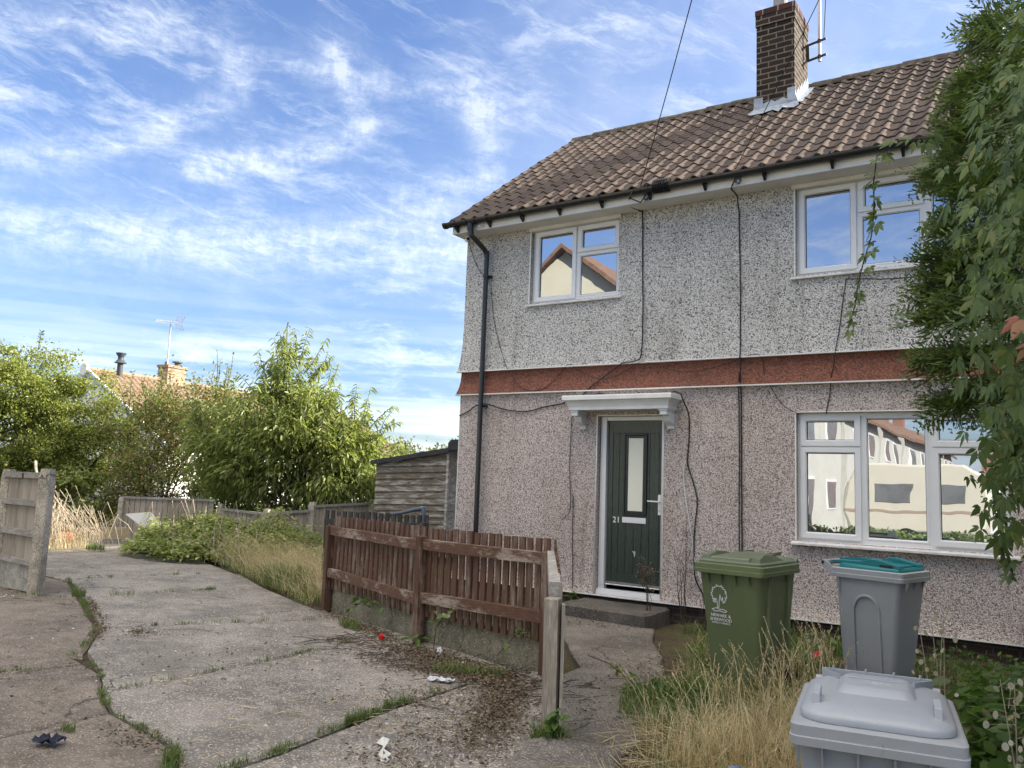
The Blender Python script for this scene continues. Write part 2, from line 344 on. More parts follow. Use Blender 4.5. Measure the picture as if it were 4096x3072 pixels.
M['bramble']=leafmat('bramble_leaf',(.14,.19,.05),(.36,.39,.14),(.50,.46,.24),thr=.88)
M['farbush']=leafmat('far_bush_leaf',(.13,.15,.05),(.22,.22,.09))
M['conifer']=leafmat('conifer_spray',(.08,.13,.034),(.19,.26,.07),(.13,.13,.07),trans=.2)
M['creeper']=leafmat('creeper_leaf',(.075,.125,.033),(.14,.195,.05),(.20,.22,.07),trans=.35,rough=.5)
M['redleaf']=leafmat('creeper_red_leaf',(.35,.07,.06),(.22,.12,.05),trans=.3)
M['weed']=leafmat('weed_leaf',(.06,.12,.026),(.13,.20,.05),(.2,.2,.08))
M['grass']=leafmat('green_grass',(.08,.13,.025),(.16,.21,.055),(.25,.24,.11),trans=.3)
M['straw']=leafmat('dry_grass',(.52,.41,.24),(.72,.61,.41),(.34,.26,.14),trans=.3,rough=.6,thr=.78)
M['straw2']=leafmat('dry_grass_brown',(.44,.29,.15),(.60,.45,.26),(.66,.54,.34),trans=.3,rough=.6)
M['dead']=leafmat('dead_leaf',(.11,.075,.045),(.20,.15,.10),(.30,.26,.19),trans=.1,rough=.7)
M['seedpod']=leafmat('honesty_pod',(.50,.44,.34),(.66,.62,.52),(.3,.22,.13),trans=.45)
M['bark']=plain('bark',(.10,.075,.055),.9,.4,20,bump=.8)
M['twig']=plain('twig_dry',(.40,.33,.24),.8,.4,20)
M['darkstem']=plain('dark_stem',(.06,.04,.03),.8,.4,20)
# ================================================================ HOUSE
HOUSE=thing('semi_detached_house','two-storey pebble-dashed house with red band, brown tiled roof and dark green front door','house',(0,0,0))
XR=20.; YB=6.5
def fl(z,z0,z1,a,p=2.2): # bell-cast flare: a at z0 fading to 0 at z1
    if z>=z1: return 0
    t=(z1-z)/(z1-z0); return -a*t**p
def yup(z): return fl(z,3.08,3.75,.045)
def yband(z): return -.004+fl(z,2.755,3.05,.05)
def ylow(z): return fl(z,.2,.45,.035)
W1=(1.105,2.455,3.975,5.02); W2=(4.67,6.70,3.975,5.02); W3=(4.67,6.70,1.03,2.425); DR=(2.205,3.10,.2,2.42)
def wall(name,zs,holes,yf,mat,depth=.12):
    xs=sorted(set([0,XR]+[h[0] for h in holes]+[h[1] for h in holes])); zz=sorted(set(list(zs)+[h[2] for h in holes]+[h[3] for h in holes]))
    mb=MB().sheet(xs,zz,holes,yf,depth)
    z0,z1=zz[0],zz[-1]
    # left gable return
    for a,b in zip(zz,zz[1:]):
        mb.add([(0,yf(a),a),(0,YB,a),(0,YB,b),(0,yf(b),b)],[(0,3,2,1)])
    mb.v=[(x+(yf(z) if abs(x)<1e-6 else 0),y,z) for x,y,z in mb.v]
    return mb
zsu=[3.08,3.12,3.18,3.26,3.36,3.5,3.75,5.06]
o=wall('upper_wall',zsu,[W1,W2],yup,None).build('upper_wall',M['dash_up'],HOUSE)
o=wall('band',[2.755,2.78,2.82,2.88,2.95,3.05,3.072],[],yband,None).build('red_band',M['dash_red'],HOUSE)
o=wall('lower_wall',[.2,.23,.28,.35,.45,2.74],[DR,W3],ylow,None).build('lower_wall',M['dash_low'],HOUSE)
mb=MB(); mb.box(0.02,XR,.03,YB,-.1,.2); mb.build('plinth',M['darkbrick'],HOUSE)
# gable triangle, back wall, far wall
mb=MB(); A=(0,0,5.06);B=(0,YB,5.06);Cc=(0,3.15,7.5)
mb.add([(0.0,.0,5.06),(0.0,YB,5.06),(0.0,YB,5.1),(0.0,3.15,7.50),(0.0,.0,5.1)],[(0,4,3,2,1)])
mb.add([(XR,0,0),(XR,YB,0),(XR,YB,5.1),(XR,3.15,7.5),(XR,0,5.1)],[(0,1,2,3,4)])
mb.add([(0,YB+.001,0),(XR,YB+.001,0),(XR,YB+.001,5.1),(0,YB+.001,5.1)],[(0,3,2,1)])
mb.build('gable_wall',M['dash_up'],HOUSE)
# inner dark lining so no light leaks through
mb=MB()
mb.box(.3,XR-.3,.5,YB-.3,.1,.12); mb.box(.3,XR-.3,.3,YB-.3,5.0,5.03); mb.box(.3,XR-.3,2.0,2.05,.1,5.0)
mb.build('interior',plain('interior_dark',(.05,.05,.05),.9),HOUSE)
# thin white render beads
mb=MB()
mb.box(-.062,XR,-.064,-.0,3.068,3.082); mb.box(-.062,XR,-.064,-.0,2.738,2.753)
mb.box(-.045,XR,-.042,.0,.192,.205)
for (a,b,c,d) in (W1,W2,W3): 
    mb.box(a-.012,a+.002,-.008,.0,c,d)
mb.box(W3[0]-.012,W3[1]+.01,-.008,.0,W3[3],W3[3]+.012)
mb.box(DR[0]-.012,DR[0]+.002,-.008,.0,.24,DR[3]); mb.box(DR[1]-.002,DR[1]+.012,-.008,.0,.24,DR[3]); mb.box(DR[0]-.012,DR[1]+.012,-.010,-.001,DR[3]-.002,DR[3]+.012)
mb.box(-.006,.006,-.006,.006,.25,2.73)
mb.build('render_bead',M['upvc_old'],HOUSE)
# eaves
mb=MB()
mb.box(-.045,XR,-.30,-.272,5.035,5.205)
mb.box(-.045,-.02,-.272,.0,5.035,5.205)
mb.build('fascia',M['upvc_old'],HOUSE)
mb=MB(); mb.box(-.018,XR,-.27,.13,5.04,5.055); mb.build('soffit',M['soffit'],HOUSE)
PITCH=R(36)
# barge board up the gable
mb=MB()
def rp(x,s,h=0): # point on roof slope: s along slope from eave edge, h above
    return (x,-.38+s*math.cos(PITCH)-h*math.sin(PITCH),5.165+s*math.sin(PITCH)+h*math.cos(PITCH))
SL=3.53/math.cos(PITCH)
mb.bar(rp(-.03,.12,-.10),rp(-.03,SL,-.10),.03,.15)
mb.build('barge_board',M['upvc_old'],HOUSE)
# roof ---------------------------------------------------------------
ROOF=MB(); 
TW=.2; NR=14; GA=SL/NR; NX=9
prof=[]
for i in range(NX+1):
    u=i/NX
    h=.043*max(0,math.cos((u-.42)*2*math.pi*.82))**1.3 if abs(u-.42)<.31 else 0
    prof.append((u,h+.004*math.cos(u*6)))
ncol=int(round((XR+.07)/TW))
for r in range(NR):
    for c in range(ncol):
        x0=-.075+c*TW; jit=random.uniform(-.006,.006)+(random.uniform(-.02,.0) if random.random()<.03 else 0); jz=random.uniform(-.004,.006); sag=.012*math.sin(c*.13+r*.2)
        s0=r*GA+jit; s1=(r+1)*GA+.03
        vs=[]
        for (s,lift) in ((s0,.019+jz),(s0+.012,.021+jz),(s1,.002)):
            for u,h in prof: vs.append(rp(x0+u*TW*1.02,s,h+lift+sag))
        n=NX+1
        for u,h in prof: vs.append(rp(x0+u*TW*1.02,s0+.002,h+.002+sag))
        fs=[(i,i+1,n+i+1,n+i) for i in range(NX)]+[(n+i,n+i+1,2*n+i+1,2*n+i) for i in range(NX)]
        fs+=[(3*n+i,3*n+i+1,i+1,i) for i in range(NX)]
        if c==0: fs+=[(3*n,0,n,2*n)]
        ROOF.add(vs,fs)
roof=ROOF.build('roof',M['tile'],HOUSE); smooth_angle(roof,50)
mb=MB() # under-roof deck and rear slope
mb.add([rp(-.045,.02,-.03),rp(XR,.02,-.03),rp(XR,SL,-.03),rp(-.045,SL,-.03)],[(0,1,2,3)])
yr,zr=3.15,5.165+SL*math.sin(PITCH)
mb.add([(-.075,yr,zr-.02),(XR,yr,zr-.02),(XR,2*yr+.38,5.165),(-.075,2*yr+.38,5.165)],[(0,1,2,3)])
mb.add([(-.075,yr,zr+.02),(XR,yr,zr+.02),(XR,2*yr+.38,5.205),(-.075,2*yr+.38,5.205)],[(0,1,2,3)])
mb.add([(-.075,yr,zr-.02),(-.075,yr,zr+.02),(-.075,2*yr+.38,5.205),(-.075,2*yr+.38,5.165)],[(0,1,2,3)])
mb.build('rear_slope',M['tile'],HOUSE)
mb=MB(); x=-.06
while x<XR:
    L=.44; rr=.115+random.uniform(-.003,.003); z0=zr-.075+random.uniform(-.006,.006)
    n=10; ring=[]
    for xx,rad in ((x,rr+.012),(x+L,rr)):
        ring.append([(xx,yr+rad*math.cos(math.pi*k/n),z0+rad*math.sin(math.pi*k/n)+.02) for k in range(n+1)])
    b=ring[0]+ring[1]; n1=n+1
    mb.add(b,[(i,i+1,n1+i+1,n1+i) for i in range(n)]); 
    mb.add([(x,yr,z0)]+ring[0],[(0,i+1,i+2) for i in range(n)])
    x+=L-.02
smooth_angle(mb.build('ridge_tile',M['ridge'],roof),50)
# chimney
CX0,CX1,CY0,CY1=3.55,4.10,2.2,2.95; ZT=8.66
ch=MB(); ch.box(CX0,CX1,CY0,CY1,6.2,ZT-.26); ch.box(CX0-.012,CX1+.012,CY0-.012,CY1+.012,ZT-.26,ZT-.09)
chim=ch.build('chimney',M['chim'],HOUSE)
mb=MB(); mb.box(CX0-.018,CX1+.018,CY0-.018,CY1+.018,ZT-.09,ZT-.005); mb.build('cap_course',brick('red_cap_brick',(.09,.035,.03),(.06,.028,.026),(.3,.25,.2),.22,.3),chim)
mb=MB(); mb.loft([[(CX0+.27+r*math.cos(a*math.pi/8),CY0+.3+r*.9*math.sin(a*math.pi/8),z) for a in range(16)] for r,z in ((.26,ZT-.006),(.17,ZT+.05),(.12,ZT+.07))])
mb.build('flaunching',M['lead'],chim)
mb=MB(); mb.loft([[(CX0+.27+r*math.cos(a*math.pi/8),CY0+.3+r*math.sin(a*math.pi/8),z) for a in range(16)] for r,z in ((.12,ZT+.05),(.105,ZT+.12),(.10,ZT+.35),(.12,ZT+.37),(.12,ZT+.41),(.09,ZT+.41))])
mb.build('chimney_pot',plain('chimney_pot_clay',(.30,.29,.28),.7,.3),chim)
# lead flashing
def rz(y): return 5.165+(y+.38)*math.tan(PITCH)
mb=MB(); 
n=10
top=[(CX0-.02+(CX1-CX0+.04)*i/n,CY0-.008,rz(CY0)+.16+.02*math.sin(i*2.1)) for i in range(n+1)]
midl=[(CX0-.04+(CX1-CX0+.09)*i/n,CY0-.012,rz(CY0)+.075) for i in range(n+1)]
bot=[(CX0-.08+(CX1-CX0+.18)*i/n,CY0-.17-.03*math.sin(i*1.9),rz(CY0-.20)+.075+.018*math.cos(i*2.6)) for i in range(n+1)]
v=top+midl+bot; mb.add(v,[(i,i+1,n+1+i+1,n+1+i) for i in range(n)]+[(n+1+i,n+2+i,2*n+3+i,2*n+2+i) for i in range(n)])
mb.box(CX0-.035,CX0+.1,CY0-.016,CY0-.006,rz(CY0)+.02,rz(CY0)+.24)
mb.box(CX1-.1,CX1+.015,CY0-.016,CY0-.006,rz(CY0)+.1,rz(CY0)+.30)
# stepped side flashing
for i in range(9):
    y=CY0+i*(CY1-CY0)/9; yy=y+(CY1-CY0)/9
    mb.add([(CX1+.009,y,rz(y)+.02),(CX1+.009,yy,rz(yy)+.02),(CX1+.009,yy,rz(yy)+.15),(CX1+.009,y+.01,rz(y)+.26)],[(0,1,2,3)])
    mb.add([(CX1+.009,y,rz(y)+.07),(CX1+.009,yy,rz(yy)+.07),(CX1+.11,yy,rz(yy)+.055),(CX1+.11,y,rz(y)+.055)],[(0,3,2,1)])
mb.build('lead_flashing',M['lead'],chim)
# gutter -------------------------------------------------------------
mb=MB(); GY,GZ=-.372,5.175; n=10
prof_=[(GY+.058*math.cos(math.pi+math.pi*k/n),GZ+.062*math.sin(math.pi+math.pi*k/n)) for k in range(n+1)]
inn=[(GY+.050*math.cos(math.pi+math.pi*k/n),GZ+.054*math.sin(math.pi+math.pi*k/n)) for k in range(n+1)]
ring=prof_+inn[::-1]
mb.loft([[(x,y,z) for y,z in ring] for x in (-.13,XR)])
# end cap and union sockets
for x0,x1,e in ((-.145,-.10,.008),(.20,.27,.009),(.37,.42,.009)):
    rg=[(GY+(.058+e)*math.cos(math.pi+math.pi*k/n),GZ+(.062+e)*math.sin(math.pi+math.pi*k/n)) for k in range(n+1)]
    mb.loft([[(x,y,z) for y,z in rg] for x in (x0,x1)])
gut=mb.build('gutter',M['blackpvc'],HOUSE); smooth_angle(gut,40)
bx=[.06,.62,1.16,1.74,2.36,3.02,3.72,4.42,5.15,5.85,6.5]
b0=MB()
n=8; rg=[(GY+.066*math.cos(math.pi+math.pi*k/n),GZ+.070*math.sin(math.pi+math.pi*k/n)) for k in range(n+1)]+[(GY+.066,GZ+.02),(-.30,GZ+.02),(-.30,GZ-.12),(-.315,GZ-.135)]
b0.loft([[(x,y,z) for y,z in rg] for x in (-.014,.014)])
b0.tube([(0,GY-.064,GZ-.01),(0,GY-.06,GZ+.02)],.012)
bk=b0.build('gutter_bracket',M['blackpvc'],gut)
for i,x in enumerate(bx):
    if i==0: bk.location=(x,0,0); continue
    c=bk.copy(); COL.objects.link(c); c.parent=gut; c.location=(x,0,0)
# downpipe
mb=MB()
mb.tube([(.32,GY,GZ-.05),(.32,GY,GZ-.15)],.045,12)
mb.tube([(.32,GY,GZ-.14),(.33,-.36,GZ-.22),(.40,-.13,GZ-.37),(.415,-.085,GZ-.45)],.036,12)
for x,y,z in((.322,-.37,5.0),(.41,-.095,4.755)): mb.tube([(x,y,z+.03),(x,y+.012,z-.05)],.042,12)
mb.tube([(.415,-.085,4.76),(.415,-.085,3.2),(.42,-.095,2.6),(.425,-.09,.15)],.035,12)
dp_=mb.build('downpipe',M['blackpvc'],HOUSE); smooth_angle(dp_,45)
for z in (4.42,2.58):
    mb=MB(); mb.tube([(.417,-.09,z-.018),(.417,-.09,z+.018)],.043,12); mb.box(.36,.475,-.055,-.0,z-.014,z+.014)
    mb.build('pipe_clip',M['blackpvc'],dp_)
# windows --------------------------------------------------------------
def glassmat(name,base,fac,warp,wscale):
    k=new_mat(name); n=k.noise(k.v('MULTIPLY',k.pos,(1,1,.6)),wscale,2,.5)
    b=k.n('ShaderNodeBump',{'Strength':1.,'Distance':warp,'Height':n})
    g=k.n('ShaderNodeBsdfGlossy',{'Color':(.93,.95,1),'Roughness':.004,'Normal':b.outputs[0]})
    p=k.n('ShaderNodeBsdfPrincipled',{'Base Color':base,'Roughness':.05,'Normal':b.outputs[0]})
    mx=k.n('ShaderNodeMixShader',{0:fac,1:p.outputs[0],2:g.outputs[0]}); k.n('ShaderNodeOutputMaterial',{'Surface':mx.outputs[0]}); return k.mat
M['glass']=glassmat('window_glass',(.03,.035,.045),.47,.001,2.0)
M['glassw']=glassmat('window_glass_wavy',(.04,.045,.05),.42,.0014,2.0)
def mitred(mb,x0,x1,z0,z1,w,y0,y1):
    "frame ring facing -y with chamfered inner bead"
    for (rx,rz_,yy) in ((0,0,y0),):
        o=[(x0,z0),(x1,z0),(x1,z1),(x0,z1)]; i=[(x0+w,z0+w),(x1-w,z0+w),(x1-w,z1-w),(x0+w,z1-w)]
        i2=[(x0+w+.012,z0+w+.012),(x1-w-.012,z0+w+.012),(x1-w-.012,z1-w-.012),(x0+w+.012,z1-w-.012)]
        vs=[(x,y0,z) for x,z in o]+[(x,y0,z) for x,z in i]+[(x,y0+.016,z) for x,z in i2]+[(x,y1,z) for x,z in i2]+[(x,y1,z) for x,z in o]
        fs=[]
        for k in range(4):
            j=(k+1)%4; fs+=[(k,j,4+j,4+k),(4+k,4+j,8+j,8+k),(8+k,8+j,12+j,12+k),(16+k,16+j,j,k)]
        mb.add(vs,fs)
def window(name_label,op,mullions,trans,lights,wavy=False):
    "lights: list of (x0,x1,z0,z1,opening)"
    x0,x1,z0,z1=op; F=.055; Y0,Y1=.075,.13
    root=None
    mb=MB(); 
    mb.box(x0,x1,Y0,Y1,z0,z0+F); mb.box(x0,x1,Y0,Y1,z1-F,z1); mb.box(x0,x0+F,Y0+.0004,Y1,z0+F,z1-F); mb.box(x1-F,x1,Y0+.0004,Y1,z0+F,z1-F)
    for m in mullions: mb.box(m-.035,m+.035,Y0+.0004,Y1,z0+F,z1-F)
    for a,b,z in trans: mb.box(a,b,Y0+.0006,Y1,z-.03,z+.03)
    fr=mb.build('window',M['upvc'],HOUSE,bevel=.003)
    fr['label']=name_label
    for (a,b,c,d,opn) in lights:
        if opn:
            mb=MB(); mitred(mb,a-.022,b+.022,c-.022,d+.022,.052,Y0-.022,Y1)
            s=mb.build('sash',M['upvc'],fr); a,b,c,d=a+.042,b-.042,c+.042,d-.042
        else:
            mb=MB(); mitred(mb,a-.004,b+.004,c-.004,d+.004,.012,Y0-.004,Y1-.01)
            s=mb.build('glazing_bead',M['upvc'],fr); a,b,c,d=a+.018,b-.018,c+.018,d-.018
        mb=MB(); mb.box(a-.002,b+.002,Y0+.014,Y0+.03,c-.002,c+.006); mb.box(a-.002,b+.002,Y0+.014,Y0+.03,d-.006,d+.002)
        mb.box(a-.002,a+.006,Y0+.0141,Y0+.03,c+.006,d-.006); mb.box(b-.006,b+.002,Y0+.0141,Y0+.03,c+.006,d-.006)
        mb.build('gasket',M['gasket'],fr)
        mb=MB(); mb.box(a,b,Y0+.02,Y0+.026,c,d); mb.build('pane',M['glassw'] if wavy else M['glass'],fr)
    return fr
LB=.037
def wgrid(op,ms): 
    xs=[op[0]+.055]+[m for m in ms]+[op[1]-.055]; return xs
w1=window('white two-light window above and left of the front door',W1,[1.80],[(1.835,2.40,4.62)],
  [(1.17,1.765,4.03,4.965,True),(1.835,2.40,4.65,4.965,True),(1.835,2.40,4.03,4.59,False)])
w2=window('wide white upper window partly hidden by the conifer',W2,[5.325,5.995],[(5.36,5.96,4.63)],
  [(4.725,5.29,4.03,4.965,True),(5.36,5.96,4.66,4.965,True),(5.36,5.96,4.03,4.60,False),(6.03,6.645,4.03,4.965,True)])
w3=window('wide white ground-floor window with wavy reflections above the bins',W3,[5.338,5.998],[(4.725,5.303,2.055),(6.033,6.645,2.055)],
  [(4.725,5.303,2.085,2.37,True),(4.725,5.303,1.085,2.025,True),(5.373,5.963,1.085,2.37,False),(6.033,6.645,2.085,2.37,True),(6.033,6.645,1.085,2.025,True)],True)
# trickle vents, head strips, sills
for a,b,z,y,fr in ((1.30,1.66,4.925,.040,w1),(1.93,2.29,4.925,.040,w1),(4.80,5.20,4.925,.040,w2)): MB().box(a,b,y,.056,z,z+.016).build('trickle_vent',M['upvc_old'],fr)
mb=MB(); mb.box(4.80,5.19,.045,.056,2.345,2.362); mb.build('trickle_vent',M['upvc_old'],w3)
for (a,b,c,d),fr in ((W1,w1),(W2,w2)): MB().box(a-.03,b+.03,-.028,.072,4.992,5.0385).build('window_head',M['soffit'],fr)
for op,fr,pr in ((W1,w1,.045),(W2,w2,.045),(W3,w3,.085)):
    mb=MB(); a,b,c,d=op
    mb.prism([(-pr,c-.045),(-pr,c-.02),(.076,c+.004),(.076,c-.045)],a-.045,b+.05,'yz')
    mb.build('sill',M['sill'],fr,bevel=.004)
# door -----------------------------------------------------------------
x0,x1,z0,z1=DR
def oakgreen():
    k=new_mat('green_door'); w_=k.n('ShaderNodeTexNoise',{'Vector':k.v('MULTIPLY',k.pos,(9,1,1.3)),'Scale':1.4,'Detail':2.,'Roughness':.4}).outputs[0]
    g=k.m('FRACT',k.m('MULTIPLY',w_,13.)); g=k.mp(g,.0,.5,0,1); n=k.noise(k.v('MULTIPLY',k.pos,(1,1,.08)),90,3,.6)
    col=k.mix(g,(.014,.028,.024),(.038,.054,.042)); col=k.mix(k.mp(n,.4,.7,0,.5),col,(.012,.022,.02))
    return fin(k,col,.38,g,.25,.003,spec=.5)
M['door']=oakgreen()
mb=MB(); fx0,fx1=x0+.012,x1-.0
mb.box(fx0,fx0+.085,.075,.15,z0+.075,z1-.002); mb.box(fx1-.05,fx1,.075,.15,z0+.075,z1-.002); mb.box(fx0+.085,fx1-.05,.0754,.15,z1-.055,z1-.002)
mb.box(fx0+.03,fx0+.085,.062,.075,z0+.12,z1-.03)
mb.box(fx0,fx1,.03,.15,z0+.05,z0+.074); mb.box(fx0,fx1,.015,.16,z0+.005,z0+.05)
drf=mb.build('door_frame',M['upvc'],HOUSE,bevel=.003)
lx0,lx1,lz0,lz1=2.330,3.052,.345,2.362
mb=MB(); 
# leaf with grooves: vertical planks + top & bottom rails
mb.box(lx0,lx1,.100,.14,lz0,lz1)
mb.box(lx0,lx0+.055,.0915,.10,lz0,lz1); mb.box(lx1-.035,lx1,.0915,.10,lz0,lz1)
mb.box(lx0+.055,lx1-.035,.0915,.10,2.21,lz1); mb.box(lx0+.055,lx1-.035,.0915,.10,lz0,.47)
gx=[lx0+.058,2.475,2.575,2.685,2.79,2.89,lx1-.038]
for a,b in zip(gx,gx[1:]):
    if a>2.5 and b<2.86: mb.box(a+.003,b-.003,.0935,.10,.474,1.17)
    else: mb.box(a+.003,b-.003,.0935,.10,.474,2.206)
leaf=mb.build('door',M['door'],HOUSE,bevel=.0025); leaf['label']='dark green panelled front door numbered 21'
mb=MB()
for a,b,c,d in ((2.545,2.565,1.19,2.20),(2.835,2.855,1.19,2.20)): mb.box(a,b,.072,.0915,c,d)
mb.box(2.565,2.835,.072,.0915,2.18,2.20); mb.box(2.565,2.835,.072,.0915,1.19,1.21)
for a,b,c,d in ((2.567,2.60,1.212,2.178),(2.80,2.833,1.212,2.178)): mb.box(a,b,.081,.0915,c,d)
mb.box(2.60,2.80,.081,.0915,2.145,2.178); mb.box(2.60,2.80,.081,.0915,1.212,1.245)
mb.build('glazing_frame',plain('door_glazing_dark',(.014,.022,.026),.35,.2),leaf,bevel=.004)
mb=MB(); mb.box(2.60,2.80,.0885,.0925,1.245,2.145); mb.build('door_pane',plain('frosted_cream_glass',(.80,.78,.66),.25,.06,3,.5),leaf)
mb=MB(); mb.box(2.53,2.85,.082,.0925,1.095,1.165); mb.build('letterbox',M['upvc'],leaf,bevel=.006)
mb=MB(); mb.loft([[(3.028+.02*math.cos(t),y,1.335+(.105 if math.sin(t)>0 else -.105)+.02*math.sin(t)) for t in [i*math.pi/6 for i in range(12)]] for y in (.0915,.078)])
hd=mb.build('door_handle',plain('handle_white',(.78,.78,.77),.25,.1,8),leaf)
mb=MB(); mb.tube([(3.028,.078,1.37),(3.028,.045,1.372),(3.0,.035,1.372),(2.89,.035,1.375)],.010,8); smooth_angle(mb.build('lever',M['upvc'],hd)); MB().tube([(3.028,.079,1.265),(3.028,.07,1.265)],.011,10).build('key_cylinder',M['metal'],hd)
mb=MB(); mb.box(lx0+.002,lx1-.002,.066,.0915,.345,.368); mb.tube([(lx0,.062,.335),(lx1,.062,.335)],.008,6); mb.build('weather_bar',M['metal'],leaf)
def text(txt,size,M4,mat,name,parent,extr=.0015,sx=1.):
    cu=bpy.data.curves.new('lettering','FONT'); cu.body=txt; cu.size=size; cu.extrude=extr; cu.align_x='CENTER'; cu.resolution_u=3
    to=bpy.data.objects.new('lettering',cu); COL.objects.link(to); dg=bpy.context.evaluated_depsgraph_get()
    me=bpy.data.meshes.new_from_object(to.evaluated_get(dg)); bpy.data.objects.remove(to)
    me.transform(Matrix.Diagonal((sx,1,1,1))); me.transform(M4); me.materials.clear(); me.materials.append(mat)
    o=bpy.data.objects.new(name,me); COL.objects.link(o); o.parent=parent; ORG[o.name]=ORG[parent.name]; return o
RX=Matrix.Rotation(math.pi/2,4,'X')
M['white']=plain('white_lettering',(.85,.85,.85),.5,.02)
me=text('21',.102,Matrix.Translation((2.450,.0895,1.093))@RX,M['white'],'house_number',leaf,.002,1.05)
mb=MB()
for p in (((2.69,.75),(2.70,.72)),((2.705,.76),(2.712,.73),(2.702,.69)),((2.675,.755),(2.682,.75))): mb.tube([(x,.092,z) for x,z in p],.0045,4)
mb.build('paint_splash',M['white'],leaf)
# canopy
def canopy():
    mb=MB(); L,Rr=1.93,3.27; P=[(.278,2.475),(.278,2.52),(.285,2.522),(.287,2.535),(.297,2.56),(.316,2.584),(.332,2.592),(.345,2.596),(.345,2.640),(.34,2.655)]
    mb.loft([[(L-(p-.278),0,z),(L-(p-.278),-p,z),(Rr+(p-.278),-p,z),(Rr+(p-.278),0,z)] for p,z in P]); return mb
can=canopy().build('door_canopy',M['upvc_old'],HOUSE)
for bx0 in (1.955,3.155):
    mb=MB(); pr=[(0,2.474),(-.25,2.474),(-.25,2.405),(-.185,2.405),(-.16,2.40),(-.15,2.375),(-.135,2.34),(-.10,2.315),(-.055,2.30),(-.03,2.285),(-.02,2.25),(0,2.25)]
    mb.prism([(y,z) for y,z in pr],bx0,bx0+.09,'yz')
    mb.box(bx0-.012,bx0+.102,-.262,0,2.452,2.474); mb.box(bx0+.01,bx0+.08,-.026,0,2.262,2.305)
    mb.build('bracket',M['upvc'],can,bevel=.004)
# overflow pipe, coiled cable on gutter
mb=MB(); mb.tube([(.52,-.25,5.09),(.47,-.38,5.065)],.012,8); mb.build('overflow_pipe',M['upvc'],HOUSE)
# step -----------------------------------------------------------------
def slabpoly(poly,z0,z1,edge=.02):
    mb=MB(); n=len(poly)
    c=np.mean(poly,0); 
    ins=[]
    for i in range(n):
        p=np.array(poly[i]);a=np.array(poly[i-1])-p;b=np.array(poly[(i+1)%n])-p
        a/=np.linalg.norm(a);b/=np.linalg.norm(b); d=a+b
        if np.linalg.norm(d)<.05: d=np.array([-a[1],a[0]]); d=d if np.dot(d,c-p)>0 else -d
        d/=np.linalg.norm(d)
        if np.dot(d,c-p)<0: d=-d
        ins.append(p+d*edge)
    mb.loft([[(x,y,z0) for x,y in poly],[(x,y,z1-edge*.6) for x,y in poly],[(x,y,z1) for x,y in ins]])
    return mb
def jag(poly,amp,seg=.25,seed=1):
    rr=random.Random(seed); out=[]
    n=len(poly)
    for i in range(n):
        a=np.array(poly[i],float);b=np.array(poly[(i+1)%n],float);L=np.linalg.norm(b-a);k=max(1,int(L/seg))
        nn=np.array([-(b-a)[1],(b-a)[0]])/max(L,1e-6)
        for j in range(k):
            t=j/k; out.append(tuple(a+(b-a)*t+nn*(rr.uniform(-amp,amp) if j else 0)))
    return out
st=slabpoly(jag([(2.06,-.62),(3.22,-.72),(3.22,.0),(2.06,.0)],.014,.12),-.1,.15,.045).build('doorstep',M['step'])
tag(st,'worn grey concrete doorstep below the green front door','doorstep')
# ---------------------------------------------------------------- fixtures
def cable(name,pts,r,mat,label,y=-.02,group=None,cat='cable',sub=4,wob=.004):
    P=[Vector((p[0],p[2] if len(p)>2 else y,p[1])) for p in pts]
    out=[]
    for i in range(len(P)-1):
        a=P[max(i-1,0)];b=P[i];c=P[i+1];d=P[min(i+2,len(P)-1)]
        for j in range(sub):
            t=j/sub
            q=.5*((2*b)+(c-a)*t+(2*a-5*b+4*c-d)*t*t+(3*b-a-3*c+d)*t**3)
            out.append(q+Vector((random.uniform(-wob,wob),0,random.uniform(-wob,wob))))
    out.append(P[-1])
    o=MB().tube(out,r,5).build(name,mat); return tag(o,label,cat,group)
cable('cable',[(2.875,5.16,-.33),(2.75,5.12,-.33),(2.70,5.05,-.2),(2.75,5.03,-.03),(2.782,4.95),(2.80,4.2),(2.815,3.6,-.03),(2.826,3.164,-.08),(2.754,3.095,-.085),(2.566,3.068,-.08),(2.347,2.946,-.04),(2.125,2.791,-.06),(1.959,2.66,-.03)],.0085,M['cable'],'black cable dropping from the gutter past the small upper window to the door canopy')
cable('cable',[(4.15,5.16,-.40),(4.02,5.03,-.28),(4.00,5.02,-.02),(4.03,4.7),(4.045,4.0),(4.05,3.4),(4.06,3.06,-.07),(4.06,2.5),(4.07,1.6),(4.075,.9),(4.08,.3)],.008,M['cable'],'straight black cable running down the wall from the gutter to behind the green bin')
cable('cable',[(4.045,2.9,-.05),(4.035,2.5),(4.04,1.9),(4.045,1.2),(4.05,.3)],.007,M['cable'],'shorter black cable beside the straight one, below the red band only')
cable('cable',[(.464,4.304),(.52,3.869),(.588,3.629),(.711,3.279),(.825,3.082,-.06),(1.078,2.811,-.05),(1.331,2.774,-.05),(1.572,2.893,-.05),(1.742,3.069,-.06),(1.821,3.086,-.06),(2.012,2.974,-.05),(2.229,2.89,-.05),(2.496,2.926,-.05),(2.783,3.067,-.06),(2.882,3.075,-.06),(3.248,2.954,-.05),(3.55,2.93,-.05),(3.83,2.99,-.05),(4.27,3.10,-.06),(4.335,2.859),(4.503,2.545),(4.676,2.424)],.0045,M['cable'],'thin cable looping in swags along the red band')
